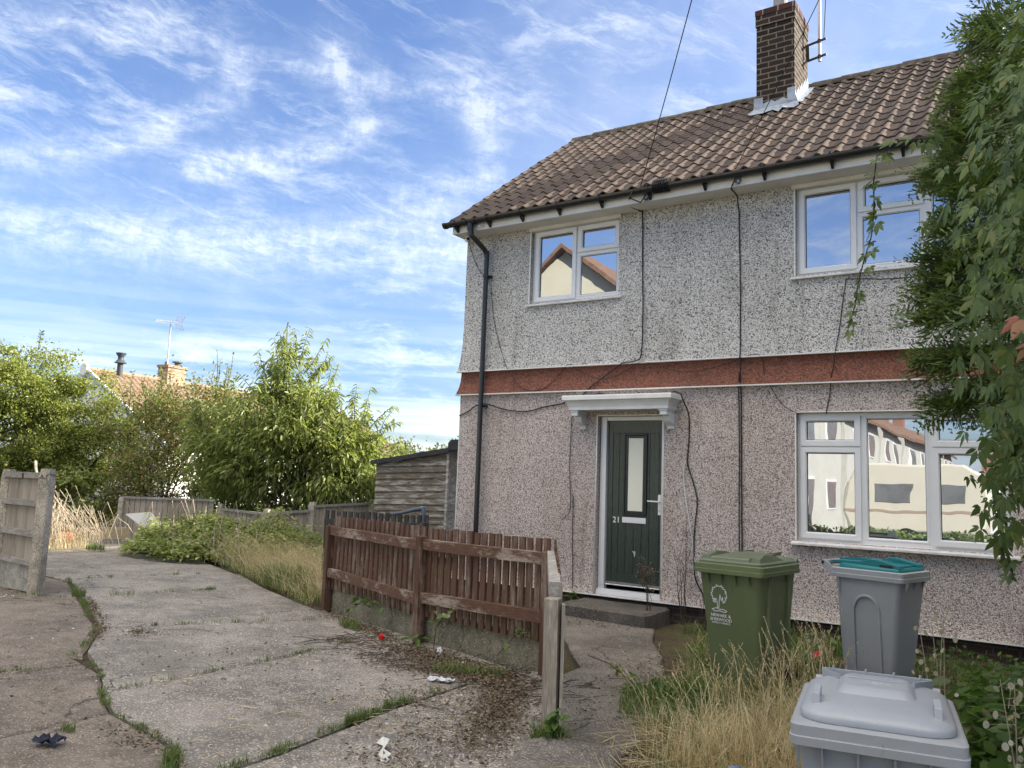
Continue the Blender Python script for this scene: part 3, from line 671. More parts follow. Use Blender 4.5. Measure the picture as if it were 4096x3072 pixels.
cable('cable',[(.005,2.453),(.169,2.518),(.313,2.582,-.06),(.475,2.608,-.06),(.78,2.529),(1.124,2.495),(1.421,2.553),(1.679,2.59),(1.90,2.665,-.03),(2.2,2.70),(2.45,2.68),(3.1,2.69),(3.3,2.69,-.08),(3.416,2.597,-.2),(3.438,2.353),(3.419,1.888),(3.445,1.746),(3.541,1.433),(3.509,1.013),(3.523,.549),(3.634,.305),(3.626,.1)],.0085,M['cable'],'black cable sagging from the downpipe over the canopy and down right of the door')
cable('cable',[(3.40,1.861),(3.37,1.745),(3.412,1.375),(3.491,.943),(3.549,.603),(3.723,.315),(3.9,.2)],.006,M['wcable'],'thin white cable hanging right of the front door')
cable('cable',[(1.84,2.448),(1.821,1.785),(1.85,1.247),(1.733,1.088)],.005,M['cable'],'thin cable hanging from the left end of the canopy')
cable('cable',[(1.889,1.402),(1.896,.832),(1.917,.178)],.006,M['darkstem'],'dead climbing stem on the wall left of the front door',cat='stem')
cable('cable',[(6.7,3.80),(5.977,3.832),(5.66,3.836),(5.25,3.874),(5.21,3.829),(5.15,3.4),(5.112,3.13,-.06),(5.062,2.829,-.04),(5.03,2.6),(4.995,2.402)],.006,M['cable'],'thin cable bending down between the two wide right-hand windows')
cable('cable',[(.02,5.017,-.01),(.118,4.782),(.226,4.568),(.339,4.456)],.0045,M['cable'],'short thin wire from the security camera to the downpipe')
mb=MB()
for k in range(7): 
    x=3.10+k*.03; mb.tube([(x+.01*math.sin(t),GY+.074*math.cos(t)+.0,GZ+.078*math.sin(t)-.0) for t in [i*math.pi/6 for i in range(13)]],.010,5)
mb.tube([(2.93,-.44,5.13),(2.86,-.42,5.2),(2.80,-.46,5.06),(2.9,-.34,5.02),(2.98,-.36,5.1)],.010,5)
tag(mb.build('cable_coil',M['cable']),'black cable wound round the gutter above the small upper window','cable')
def bracket_hook(x,y,z,lab):
    t=thing('wall_hook',lab,'bracket',(x,y,z),'wire anchor hooks on the fascia')
    mb=MB(); mb.obox((x,y-.01,z),(.05,0,.02),(0,.012,0),(-.02,0,.10)); mb.build('hook_plate',M['metal'],t)
    mb=MB(); mb.tube([(x-.02,y-.02,z+.08),(x-.01,y-.04,z+.14)],.006,5); mb.tube([(x-.02,y-.03,z-.02),(x+.03,y-.05,z-.06),(x+.06,y-.04,z-.01)],.008,5); mb.build('hook',M['rustmetal'],t)
bracket_hook(2.96,-.31,5.09,'metal anchor hook on the fascia right of the small upper window')
bracket_hook(4.10,-.31,5.10,'metal anchor hook on the fascia left of the wide upper window')
# overhead lines
cable('overhead_line',[(2.90,5.20,-.36),(4.26,6.28,-2.17),(7.2,8.7,-6.2),(12,12.6,-12.8)],.0055,M['cable'],'overhead line rising from the gutter past the ridge into the sky',cat='overhead line',wob=0)
cable('overhead_line',[(4.12,5.2,-.42),(5.34,6.19,-1.7),(8.1,8.5,-4.7),(13,12.6,-10)],.0042,M['cable'],'overhead line crossing the chimney from the gutter',cat='overhead line',wob=0)
# security camera
t=thing('security_camera','small white security camera under the eaves at the house corner','camera',(.10,-.12,5.03))
MB().tube([(.10,-.12,5.038),(.10,-.12,5.02)],.035,12).build('camera_base',M['upvc_old'],t)
MB().tube([(.10,-.12,5.02),(.11,-.14,4.985)],.012,8).build('camera_arm',M['upvc_old'],t)
smooth_angle(MB().tube([(.06,-.11,4.985),(.15,-.19,4.975)],.03,12).build('camera_body',M['upvc'],t))
MB().tube([(.15,-.19,4.975),(.156,-.1955,4.974)],.024,12).build('lens',M['gasket'],t)
# aerial mast
t=thing('aerial_mast','white aerial pole clamped to the back of the brick chimney','aerial mast',(4.30,2.86,8.0))
smooth_angle(MB().tube([(4.30,2.86,7.98),(4.30,2.86,11.2)],.024,12).build('pole',plain('mast_white',(.68,.64,.64),.4,.15),t))
mb=MB()
for z in (8.05,8.30):
    mb.bar((4.11,2.90,z),(4.40,2.84,z+.01),.012,.035); mb.tube([(4.30,2.86,z-.03),(4.30,2.86,z+.03)],.031,8)
mb.bar((4.118,2.90,8.05),(4.118,2.88,8.30),.012,.05,(1,0,0))
mb.build('bracket',M['rustmetal'],t)
mb=MB(); mb.tube([(4.36,2.86,8.3),(4.42,2.8,9.2),(4.5,2.7,10)],.006,4); mb.build('lead_wire',M['cable'],t)
# ================================================================ GROUND
def dipz(x,y):
    a=min(1,max(0,(x-5.2)/1.0)); b=min(1,max(0,(-4.0-y)/1.5)); return -.27*a*a*(3-2*a)*b*b*(3-2*b)
mb=MB(); 
gx_=[-400,-120,-40,-20]+[-12+.8*i for i in range(31)]+[20,60,150,400]; gy_=[-400,-120,-40,-20]+[-14+.8*i for i in range(31)]+[25,60,150,400]
vs=[(x,y,-.058+dipz(x,y)+(random.uniform(-.008,.008) if abs(x)<14 and abs(y)<14 else 0)) for y in gy_ for x in gx_]; nx=len(gx_)
mb.add(vs,[(j*nx+i,j*nx+i+1,(j+1)*nx+i+1,(j+1)*nx+i) for j in range(len(gy_)-1) for i in range(nx-1)])
g=mb.build('ground',M['soil'],smooth=True,kind='structure')
# garden soil beds: in front of the house and behind the fence
mb=MB(); n=26
def bedz(x,y): return -.012+dipz(x,y)+.022*math.sin(x*3.1+y*2.3)*math.cos(y*2.7-x)+.02*math.sin(x*7.3)*math.sin(y*6.1)
vs=[];fs=[]
xs=[3.2+i*.25 for i in range(40)]; ys=[-9.5+i*.25 for i in range(39)]
def pathright(y): return float(np.interp(-y,[0,.7,1.4,2.0,2.7,3.4,4.2,4.75,6.4,9],[3.25,3.34,3.62,3.98,4.30,4.62,4.85,4.95,5.3,6]))
mb.add([(x,min(y,-.03),bedz(x,y) if x>pathright(y)+.02 else -.045) for y in ys for x in xs],[(j*40+i,j*40+i+1,(j+1)*40+i+1,(j+1)*40+i) for j in range(38) for i in range(39)])
mb.build('garden_bed',M['soil'],smooth=True,kind='structure')
# driveway slabs
DRV=MB()
S1=[(-4.30,-3.0),(-2.68,-3.71),(-1.98,-1.60),(-3.45,-.85)]
S2=[(-2.65,-3.72),(-.89,-4.54),(-.20,-2.35),(-1.95,-1.62)]
S2b=[(-.86,-4.56),(-.74,-4.62),(-.30,-3.9),(.35,-2.8),(.36,-2.45),(-.17,-2.37)]
S3=[(-.71,-4.64),(.12,-5.24),(.85,-5.55),(1.47,-5.88),(1.52,-4.6),(1.46,-3.42),(1.38,-2.76),(.39,-2.44),(.38,-2.82),(-.27,-3.92)]
S4=[(1.50,-5.90),(1.96,-6.10),(2.9,-6.27),(3.36,-6.6),(3.36,-6.0),(3.22,-4.9),(3.20,-4.05),(3.20,-3.32),(1.41,-2.72),(1.49,-3.42),(1.55,-4.6)]
S5=[(3.40,-6.62),(3.9,-7.6),(5.0,-8.3),(4.75,-6.2),(4.50,-4.70),(4.36,-4.55),(3.6,-3.28),(3.26,-3.32),(3.25,-4.05),(3.27,-4.9),(3.41,-6.0)]
SA=[(-7.4,-2.6),(-4.33,-3.0),(-3.48,-.84),(-6.6,.4),(-9.2,1.4),(-10.5,.2)]
for i,(p,z) in enumerate(((S1,-.012),(S2,-.008),(S2b,-.004),(S3,0.),(S4,.0),(S5,.004),(SA,-.03))):
    DRV.v,DRV.f,DRV.mi=DRV.v,DRV.f,DRV.mi
    m_=slabpoly(jag(p,.006,.3,i),-.09,z,.022); DRV.add(m_.v,m_.f)
DRV.build('driveway',M['drive'],kind='structure')
DL=MB()
L1=[(-4.0,-3.95),(-4.42,-3.35),(-4.26,-3.07),(-2.72,-3.77),(-.93,-4.58),(-.74,-4.66),(.08,-5.26),(.26,-5.36),(-.9,-5.55),(-2.5,-5.2),(-4.2,-4.7)]
L2=[(-4.2,-4.8),(-2.5,-5.3),(-1.0,-5.60),(.2,-5.43),(.53,-5.50),(.38,-6.25),(.30,-7.2),(-2,-7.4)]
L3=[(.57,-5.52),(.9,-5.59),(1.46,-5.90),(1.94,-6.12),(1.93,-6.6),(1.86,-7.4),(.35,-7.3),(.43,-6.25)]
L4=[(1.97,-6.13),(2.88,-6.29),(3.34,-6.62),(3.85,-7.7),(3.7,-8.6),(1.9,-8.2),(1.92,-7.4),(1.98,-6.6)]
L0=[(-9,-5),(-4.3,-4.7),(-4.05,-4.0),(-4.47,-3.37),(-4.33,-3.04),(-7.4,-2.64),(-10.8,.1),(-12,-3)]
for i,(p,z) in enumerate(((L1,-.030),(L2,-.018),(L3,-.012),(L4,-.006),(L0,-.036))):
    m_=slabpoly(jag(p,.009,.25,i+20),-.1,z,.025); DL.add(m_.v,m_.f)
DL.build('old_driveway',M['drive2'],kind='structure')
# path
m_=slabpoly(jag([(2.1,-.60),(3.28,-.70),(3.55,-1.4),(3.78,-2.2)],.01,.2,3)[::-1],-.1,.008,.02)
P2=slabpoly(jag([(3.34,-.72),(3.62,-1.4),(3.98,-2.0),(4.30,-2.7),(4.62,-3.4),(4.85,-4.2),(4.92,-4.75),(4.47,-4.72),(4.3,-4.4),(3.64,-3.3),(3.62,-2.9),(2.06,-.8),(2.08,-.64),(3.2,-.74)],.012,.22,4),-.1,.012,.02)
P3=slabpoly(jag([(4.50,-4.80),(4.95,-4.82),(5.1,-5.5),(5.25,-6.4),(4.85,-6.5),(4.6,-5.6),(4.40,-5.0)],.014,.18,5),-.1,.055,.03)
pm=MB(); pm.add(P2.v,P2.f); pm.add(P3.v,P3.f); pm.build('path',M['path'],kind='structure')
# ================================================================ LOW WALL + PICKET FENCE
mb=MB()
pts=[(-.12,-2.16),(1.96,-2.93),(3.56,-3.25)]
for (a,b,h0,h1) in ((pts[0],pts[1],.24,.27),(pts[1],pts[2],.29,.29)):
    n=10
    for i in range(n):
        pass
    v=[];d=np.array(b)-np.array(a); nn=np.array([-d[1],d[0]])/np.linalg.norm(d)*.055
    rings=[]
    for i in range(n+1):
        p=np.array(a)+d*i/n; h=h0+(h1-h0)*i/n+random.uniform(-.006,.006); w_=random.uniform(-.004,.004)
        q=nn*(1+w_)
        rings.append([(p[0]-q[0],p[1]-q[1],-.08),(p[0]+q[0],p[1]+q[1],-.08),(p[0]+q[0]*.95,p[1]+q[1]*.95,h-.01),(p[0]+q[0]*.7,p[1]+q[1]*.7,h),(p[0]-q[0]*.7,p[1]-q[1]*.7,h),(p[0]-q[0]*.95,p[1]-q[1]*.95,h-.012)])
    mb.loft(rings)
tag(mb.build('low_wall',M['lowwall']),'low mossy concrete wall at the foot of the brown picket fence','wall')
FE=thing('picket_fence','brown stained picket fence with peeling rails between driveway and path','fence',(-.1,-2.27,0))
def post(p,h,w_,mat,par,lean=(0,0),name='post',ang=0.):
    ca,sa=math.cos(ang)*w_/2,math.sin(ang)*w_/2
    def ring(z,s=1): 
        ox,oy=lean[0]*z,lean[1]*z
        return [(p[0]+ox+s*(a*ca-b*sa),p[1]+oy+s*(a*sa+b*ca),z) for a,b in((-1,-1),(1,-1),(1,1),(-1,1))]
    return MB().loft([ring(-.08),ring(h*.5),ring(h-.008),ring(h,.9)]).build(name,mat,par,bevel=.003)
FP=[(-.10,-2.29),(1.94,-3.055),(3.545,-3.375)]
A0=math.atan2(FP[1][1]-FP[0][1],FP[1][0]-FP[0][0]); A1=math.atan2(FP[2][1]-FP[1][1],FP[2][0]-FP[1][0])
post(FP[0],.965,.085,M['brownwood'],FE,ang=A0); post(FP[1],1.0,.085,M['brownwood'],FE,(-.012,0),ang=A0); post(FP[2],.99,.08,M['brownwood'],FE,ang=A1)
def bay(a,b,zt,zb,ptop,pbot,num,rmat,pmat,back=.06,tilt=0.,name='rail',skip=(),railh=.10):
    a=np.array(a);b=np.array(b);d=(b-a);L=np.linalg.norm(d);u=d/L;nn=np.array([-u[1],u[0]])
    for z in (zt,zb):
        ra=a+u*.03;rb=b-u*.03
        m=MB(); N=8; rings=[]
        for i in range(N+1):
            p=ra+(rb-ra)*i/N; zz=z[0]+(z[1]-z[0])*i/N+random.uniform(-.003,.003)
            rings.append([(p[0]-nn[0]*.022,p[1]-nn[1]*.022,zz-railh/2),(p[0]+nn[0]*.022,p[1]+nn[1]*.022,zz-railh/2),(p[0]+nn[0]*.022,p[1]+nn[1]*.022,zz+railh/2),(p[0]-nn[0]*.022,p[1]-nn[1]*.022,zz+railh/2-.004)])
        m.loft(rings); m.build(name,rmat,FE)
    for i in range(num):
        if i in skip: continue
        t=(i+.6)/(num+.2); p=a+d*t+nn*(back-.015); w_=.032; th=.009
        zt_=ptop[0]+(ptop[1]-ptop[0])*t+random.uniform(-.01,.01); z0=pbot[0]+(pbot[1]-pbot[0])*t+random.uniform(-.008,.008)
        tl=random.uniform(-.012,.012); w1_=w_*random.uniform(.94,1.05)
        def q(z,s,e): 
            o=tl*(z-.5); return (p[0]+u[0]*(s*w1_+o)+nn[0]*e,p[1]+u[1]*(s*w1_+o)+nn[1]*e,z)
        m=MB(); m.loft([[q(z0,-1,-th),q(z0,1,-th),q(z0,1,th),q(z0,-1,th)],[q(zt_,-1,-th),q(zt_+random.uniform(-.004,.004),1,-th),q(zt_,1,th),q(zt_,-1,th)]])
        m.build('picket',pmat,FE)
bay(FP[0],FP[1],(.905,.915),(.425,.40),(1.075,1.09),(.245,.22),20,M['brownrail'],M['brownwood'],.06)
bay(FP[1],FP[2],(.925,.93),(.425,.46),(1.085,1.09),(.245,.25),17,M['brownrail'],M['brownwood'],.06)
# return bay running to the weathered end post, dropping in steps
WP=(4.385,-4.70)
post(WP,.835,.092,M['greywood'],FE,(-.004,0),ang=0.25)
FE_rail=MB(); FE_rail.bar((3.60,-3.41,.955),(4.355,-4.64,.875),.075,.10); FE_rail.build('rail',M['greyrail'],FE)
FE_rail=MB(); FE_rail.bar((3.585,-3.41,.46),(4.35,-4.63,.40),.045,.09); FE_rail.build('rail',M['greyrail'],FE)
d=np.array([4.385-3.56,-4.70+3.39]);L=np.linalg.norm(d);u=d/L;nn=np.array([-u[1],u[0]])
for i in range(13):
    t=(i+.3)/13.; p=np.array([3.56,-3.39])+d*t+nn*.048
    zt_=1.09-.20*t+random.uniform(-.02,.02)
    m=MB(); ww=u*.03; tt=nn*.009
    m.loft([[(p[0]+a*ww[0]+b*tt[0],p[1]+a*ww[1]+b*tt[1],z) for a,b in((-1,-1),(1,-1),(1,1),(-1,1))] for z in (.2 if i<12 else .0,zt_)])
    m.build('picket',M['brownwood'] if i<10 else M['greywood'],FE)
p=np.array(WP)+nn*.062+u*.02
m=MB(); m.loft([[(p[0]+a*.035*u[0]+b*.010*nn[0],p[1]+a*.035*u[1]+b*.010*nn[1],z) for a,b in((-1,-1),(1,-1),(1,1),(-1,1))] for z in (-.05,.80)]); m.build('picket',M['greywood'],FE)
# black picket fence behind
BF=thing('dark_picket_fence','short black-stained picket fence behind the brown fence by the house corner','fence',(-.65,-.9,0))
a=np.array([-1.55,-.95]);b=np.array([.16,-.84])
for i in range(17):
    t=i/16.; p=a+(b-a)*t; h=1.055+.02*t+random.uniform(-.01,.01)
    MB().box(p[0]-.033,p[0]+.033,p[1]-.01,p[1]+.01,.1,h).build('picket',M['darkpick'],BF)
MB().bar((a[0],a[1]-.03,.9),(b[0]+.06,b[1]-.03,.93),.04,.08).build('rail',M['darkpick'],BF)
MB().bar((a[0],a[1]-.03,.4),(b[0]+.06,b[1]-.03,.43),.04,.08).build('rail',M['darkpick'],BF)
MB().box(.13,.21,-.93,-.85,-.05,.98).build('post',M['darkpick'],BF)
t=thing('grey_pipe_rail','grey-blue pipe with an elbow showing above the dark picket fence','pipe',(-.3,-.5,1))
smooth_angle(MB().tube([(-.72,-.6,1.03),(-.50,-.55,1.07),(-.28,-.5,1.13),(-.20,-.5,1.14)],.026,10).build('pipe',plain('pipe_bluegrey',(.09,.11,.135),.4,.2),t))
smooth_angle(MB().tube([(-.22,-.5,1.145),(-.18,-.5,1.14),(-.17,-.5,1.09),(-.17,-.5,-.0)],.033,10).build('elbow',plain('pipe_elbow',(.10,.13,.17),.35,.2),t))
# ================================================================ LEFT FENCE PANEL
def cpost(p,h,par,w_=.13,ang=.1,lean=(0,0)):
    ca,sa=math.cos(ang)*w_/2,math.sin(ang)*w_/2; rings=[]
    N=14
    for i in range(N+1):
        z=-.1+(h+.1)*i/N; j=lambda: random.uniform(-.003,.003)
        s=1. if i<N else .8
        rings.append([(p[0]+lean[0]*z+s*(a*ca-b*sa)+j(),p[1]+lean[1]*z+s*(a*sa+b*ca)+j(),z) for a,b in((-1,-.8),(-.8,-1),(.8,-1),(1,-.8),(1,.8),(.8,1),(-.8,1),(-1,.8))])
    return MB().loft(rings).build('post',M['cpost'],par)
LF=thing('concrete_post_fence','weathered timber fence panel between two concrete posts at the left edge of the driveway','fence',(-3.36,-3.95,0))
Pa=np.array([-3.34,-3.96]);Pb=np.array([-4.62,-3.80])
cpost(Pa,1.50,LF,.145,.5,(.012,0)); cpost(Pb,1.47,LF,.14,.5,(.0,0))
d=Pb-Pa;L=np.linalg.norm(d);u=d/L;nn=np.array([u[1],-u[0]])
if nn[1]>0: nn=-nn
m=MB(); 
def PP(t,off,z): q=Pa+d*t+nn*off; return (q[0],q[1],z)
m.bar(PP(.03,0,.17),PP(.97,0,.12),.05,.34); m.build('gravel_board',M['gboard'],LF)
nb=13
m=MB()
for i in range(nb):
    t0=.04+.92*i/nb;t1=.04+.92*(i+1.06)/nb
    m.add([PP(t0,.012,.32),PP(t1,.018,.32),PP(t1,.018,1.42),PP(t0,.012,1.42),PP(t0,0,.32),PP(t1,.004,.32),PP(t1,.004,1.42),PP(t0,0,1.42)],[(0,1,2,3),(7,6,5,4),(0,4,5,1),(3,2,6,7),(1,5,6,2),(0,3,7,4)])
m.build('board_panel',M['panelwood'],LF)
for z,hh in((1.415,.075),(1.07,.07),(.70,.075),(.345,.06)):
    MB().bar(PP(.03,.045,z),PP(.97,.045,z-.01),.05,hh).build('rail',M['panelrail'],LF)
MB().bar(PP(.44,.078,1.36),PP(.45,.078,1.435),.012,.02,(1,0,0)).build('latch',M['rustmetal'],LF)
# red-brown panel beyond it
RF=thing('red_brown_fence','red-brown timber fence panel seen past the left concrete post','fence',(-5.6,-3.7,0))
m=MB()
for i in range(14):
    x=-4.95-i*.13; m.box(x-.125,x,-3.74+.004*(i%2),-3.72+.004*(i%2),.05,1.27)
m.build('board_panel',M['redpanel'],RF); MB().box(-6.8,-4.92,-3.78,-3.742,1.05,1.12).build('rail',M['redpanel'],RF)
# ================================================================ BACK FENCES
def backfence(a,b,z0,z1,lab,posts=(0,1),ph=.08,mat='panelwood',n=14,rail=True):
    a=np.array(a,float);b=np.array(b,float); F=thing('timber_fence_panel',lab,'fence',(a[0],a[1],0),'old timber panels of the rear boundary fence')
    d=b-a;L=np.linalg.norm(d);u=d/L;nn=np.array([u[1],-u[0]])
    def PQ(t,o,z): q=a+d*t+nn*o; return (q[0],q[1],z)
    m=MB()
    for i in range(n):
        t0=.02+.96*i/n;t1=.02+.96*(i+1)/n-.004; zz=z0+(z1-z0)*(i/n)+random.uniform(-.01,.01)
        m.add([PQ(t0,.0,-.05),PQ(t1,.008,-.05),PQ(t1,.008,zz),PQ(t0,.0,zz),PQ(t0,-.02,-.05),PQ(t1,-.012,-.05),PQ(t1,-.012,zz),PQ(t0,-.02,zz)],[(0,1,2,3),(7,6,5,4),(0,4,5,1),(3,2,6,7),(1,5,6,2),(0,3,7,4)])
    m.build('board_panel',M[mat],F)
    if rail: MB().bar(PQ(.0,.02,z0+.01),PQ(1,.02,z1+.01),.05,.05).build('top_rail',M['panelrail'],F)
    for t in posts:
        q=a+d*t; z=(z0 if t==0 else z1)+ph; cpost((q[0],q[1]),z,F,.13,.3)
    return F
backfence((-10.45,1.40),(-8.15,2.15),.87,.90,'long dappled timber fence panel behind the white board and brambles',(0,),.02,n=16)
backfence((-8.1,2.25),(-6.25,1.95),.72,.70,'low shaded timber fence panel deep in the brambles, left of the middle post',(0,1),.12,n=12)
backfence((-6.15,1.95),(-5.78,2.62),.74,.78,'narrow timber fence panel with chalk mark, beside the middle concrete post',(),.05,n=8)
backfence((-5.76,2.70),(-5.10,3.78),.88,.97,'taller timber fence panel with chalk marks beside the shed',(0,1),.10,n=10)
# ================================================================ SHED
SH=thing('garden_shed','weathered lap-board garden shed with dark felt roof beside the house','shed',(-4.5,3.2,0))
sa=R(3); 
def sp(x,y,z): # shed local: origin at left front corner, slight settling tilt
    z2=z+(x)*math.tan(R(2.2)); return (-4.50+x*math.cos(sa)-y*math.sin(sa),3.2+x*math.sin(sa)+y*math.cos(sa),z2)
m=MB(); SW=1.76; z=.0; nb=0
H0,H1=1.84,2.03
while z<H1+.1:
    zt0=min(z+.125,H0-.0); zt1=min(z+.125,H1)
    h=.125
    if z<H0:
        j=random.uniform(-.003,.003)
        zt=min(z+h,H0)
        m.add([sp(0,-.034+j,z),sp(SW,-.034,z+j),sp(SW,-.006,zt+.01),sp(0,-.006,zt+.01),sp(0,.0,z),sp(SW,.0,z)],[(0,1,2,3),(4,5,1,0)])
    z+=h
m.add([sp(0,-.006,H0-.03),sp(SW,-.006,H0-.03),sp(SW,-.006,H1),sp(0,-.006,H0)],[(0,1,2,3)])
m.build('front_boards',M['shed'],SH)
m=MB(); z=0
while z<H1:
    j=random.uniform(-.003,.003)
    m.add([sp(SW+.022,-.02,z),sp(SW+.022,1.8,z),sp(SW+.006,1.8,z+.13),sp(SW+.006,-.02,z+.13),sp(SW,-.02,z),sp(SW,1.8,z)],[(0,1,2,3),(4,5,1,0)]); z+=.125

m.build('side_boards',M['shed2'],SH)
m=MB(); m.obox(sp(SW+.01,-.01,1.02),Vector(sp(.05,0,0))-Vector(sp(0,0,0)),(0,.05,0),(0,0,2.05)); m.build('corner_trim',M['shed2'],SH)
m=MB(); m.add([sp(0,0,0),sp(SW,0,0),sp(SW,1.8,0),sp(0,1.8,0),sp(0,0,H0),sp(SW,0,H1),sp(SW,1.8,H1),sp(0,1.8,H0)],[(0,4,7,3),(3,7,6,2)]); m.build('rear_boards',M['shed'],SH)
m=MB()
N=12; rings=[]
for i in range(N+1):
    x=-.10+(SW+.28)*i/N; zz=H0+.02+(H1-H0)*(x/SW)+random.uniform(-.006,.006); dr=.055+random.uniform(0,.02)+(.03 if i==4 else 0)
    rings.append([sp(x,-.10,zz-dr),sp(x,-.085,zz-dr),sp(x,-.08,zz),sp(x,1.9,zz),sp(x,1.9,zz+.025),sp(x,-.095,zz+.025)])
m.loft(rings); m.build('felt_roof',M['felt'],SH)
m=MB(); m.loft([[sp(x,y,H1+.0+z) for y,z in ((-.12,.0),(1.9,.0),(1.9,.2),(-.12,.2-(.06 if x<SW+.1 else 0)))] for x in (SW+.06,SW+.12,SW+.6)]); m.build('roof_end',M['felt'],SH)
# ================================================================ BUNGALOW BEYOND
BU=thing('neighbour_bungalow','white bungalow with orange-brown tiled roof beyond the trees','bungalow',(-27,10,0))
# ridge from A to B; direction mostly +Y
RA=Vector((-27.1,9.7,5.62));RB=Vector((-29.9,25.9,5.70)); rd=(RB-RA).normalized(); sdv=Vector((rd.y,-rd.x,0)).normalized() # towards camera side (+x)
def bp(t,s,z): q=RA+(RB-RA)*t+sdv*s; return (q.x,q.y,z)
HWB=4.6; EZ=2.6
k=new_mat('bungalow_tiles'); s_=k.n('ShaderNodeSeparateXYZ',{0:k.pos}); 
wy=k.m('SINE',k.m('MULTIPLY',s_.outputs[1],21.)); n=k.noise(k.pos,3,5,.7)
row=k.m('FRACT',k.m('MULTIPLY',s_.outputs[2],4.6))
col=k.ramp(n,[(.3,(.15,.10,.07)),(.5,(.19,.125,.085)),(.62,(.17,.10,.055)),(.75,(.24,.19,.14))]); col=k.mix(k.mp(row,.0,.22,.7,0),col,(.10,.06,.045)); col=k.mix(k.mp(wy,-.9,-.2,.6,0),col,(.12,.075,.055))
M['btile']=fin(k,col,.9,k.m('ADD',wy,k.m('MULTIPLY',row,1.5)),.8,.05)
M['bwhite']=plain('white_render',(.80,.80,.78),.8,.06,2)
m=MB()
hip=.0
m.add([bp(-.01,HWB+.3,EZ-.15),bp(1.18,HWB+.3,EZ-.15),bp(1.0,0,5.68),bp(-.01,0,5.62)],[(0,1,2,3)])
m.add([bp(-.01,-HWB-.3,EZ-.15),bp(1.18,-HWB-.3,EZ-.15),bp(1.0,0,5.68),bp(-.01,0,5.62)],[(3,2,1,0)])
m.add([bp(1.18,HWB+.3,EZ-.15),bp(1.18,-HWB-.3,EZ-.15),bp(1.0,0,5.68)],[(0,1,2)])
rf=m.build('roof',M['btile'],BU)
m=MB(); m.tube([bp(-.012,0,5.60)]+[bp(t/12,0,5.62+.005*t+random.uniform(-.01,.01)) for t in range(13)]+[bp(1.18,HWB+.3,EZ-.1)],.11,8); m.build('ridge_tile',plain('ridge_clay',(.33,.22,.15),.9,.4,5),rf)
m=MB(); 
m.add([bp(0,HWB,0),bp(0,-HWB,0),bp(0,-HWB,EZ),bp(0,0,5.5),bp(0,HWB,EZ)],[(4,3,2,1,0)])
m.add([bp(0,HWB,0),bp(1.15,HWB,0),bp(1.15,HWB,EZ),bp(0,HWB,EZ)],[(0,1,2,3)])
m.add([bp(1.15,HWB,0),bp(1.15,-HWB,0),bp(1.15,-HWB,EZ),bp(1.15,HWB,EZ)],[(0,1,2,3)])
m.build('wall',M['bwhite'],BU)
m=MB(); m.bar(bp(-.022,0,5.50),bp(-.022,HWB+.3,2.35),.06,.26); m.bar(bp(-.022,0,5.50),bp(-.022,-HWB-.3,2.35),.06,.26)
m.build('barge_board',plain('grey_barge',(.55,.60,.66),.5,.1),BU)
m=MB(); m.bar(bp(-.026,0,5.70),bp(-.026,HWB+.3,2.52),.10,.09); m.build('verge_trim',plain('verge_white',(.8,.8,.82),.5,.1),BU)
m=MB(); c=bp(-.028,0,5.62); m.tube([(c[0],c[1]-.03,5.58),(c[0],c[1]+.12,5.58)],.26,12); m.build('ridge_cap',M['bwhite'],BU)
# flue
fx=bp(.075,.12,0)
m=MB(); m.loft([[(fx[0]+r*math.cos(a*math.pi/6),fx[1]+r*math.sin(a*math.pi/6),z) for a in range(12)] for r,z in((.12,5.2),(.12,6.05),(.26,6.08),(.14,6.22),(.12,6.25),(.12,6.36),(.22,6.50),(.22,6.53),(.02,6.54))])
smooth_angle(m.build('flue',plain('flue_dark',(.06,.065,.07),.5,.2),BU))
cc=Vector(bp(.26,.0,0)); 
m=MB(); m.obox((cc.x,cc.y,5.7),sdv*.62,rd*1.1,(0,0,1.2)); m.obox((cc.x,cc.y,6.32),sdv*.72,rd*1.2,(0,0,.12)); bc=m.build('chimney',M['yellowbrick'],BU)
m=MB(); m.tube([(cc.x,cc.y+.25,6.36),(cc.x,cc.y+.25,6.55)],.13,10); m.tube([(cc.x,cc.y+.25,6.57),(cc.x,cc.y+.25,6.62)],.24,10); m.build('chimney_pot',plain('cowl',(.12,.11,.10),.7,.2),bc)
MB().tube([(cc.x,cc.y-.3,6.36),(cc.x,cc.y-.3,6.55)],.11,10).build('chimney_pot',plain('clay_pot',(.30,.17,.11),.8,.2),bc)
# tv aerial
AP=Vector((cc.x+.1,cc.y-.35,0)); t=thing('tv_aerial','silver television aerial on a pole beside the bungalow chimney','tv aerial',(AP.x,AP.y,5.6))
MB().tube([(AP.x,AP.y,5.6),(AP.x,AP.y,8.2),(AP.x+.02,AP.y,8.45)],.034,6).build('pole',M['metal'],t)
vr=Vector((.83,.55,0)) # boom runs across the view
m=MB(); b0_=Vector((AP.x,AP.y,8.42)); m.tube([b0_-vr*.72+Vector((0,0,.07)),b0_+vr*.35],.016,5)
for i in range(12):
    q=b0_-vr*(.69-.075*i)+Vector((0,0,.068-.007*i)); m.tube([q+Vector((-.04,.07,.08)),q-Vector((-.04,.07,.08))],.012,4)
m.build('boom',M['metal'],t)
m=MB()
for sgn in (1,-1):
    o1=b0_+vr*.22+Vector((0,0,.06*sgn)); 
    for kx in range(5): m.tube([o1+vr*.03*kx+Vector((0,0,sgn*.07*kx)),o1+vr*.03*kx+Vector((-.12,.18,0))+vr*.22+Vector((0,0,sgn*.07*kx))],.010,4)
    m.tube([o1,o1+vr*.12+Vector((0,0,sgn*.28))],.012,4); m.tube([o1+vr*.22+Vector((-.12,.18,0)),o1+vr*.34+Vector((-.12,.18,sgn*.28))],.012,4)
m.build('reflector',M['metal'],t)
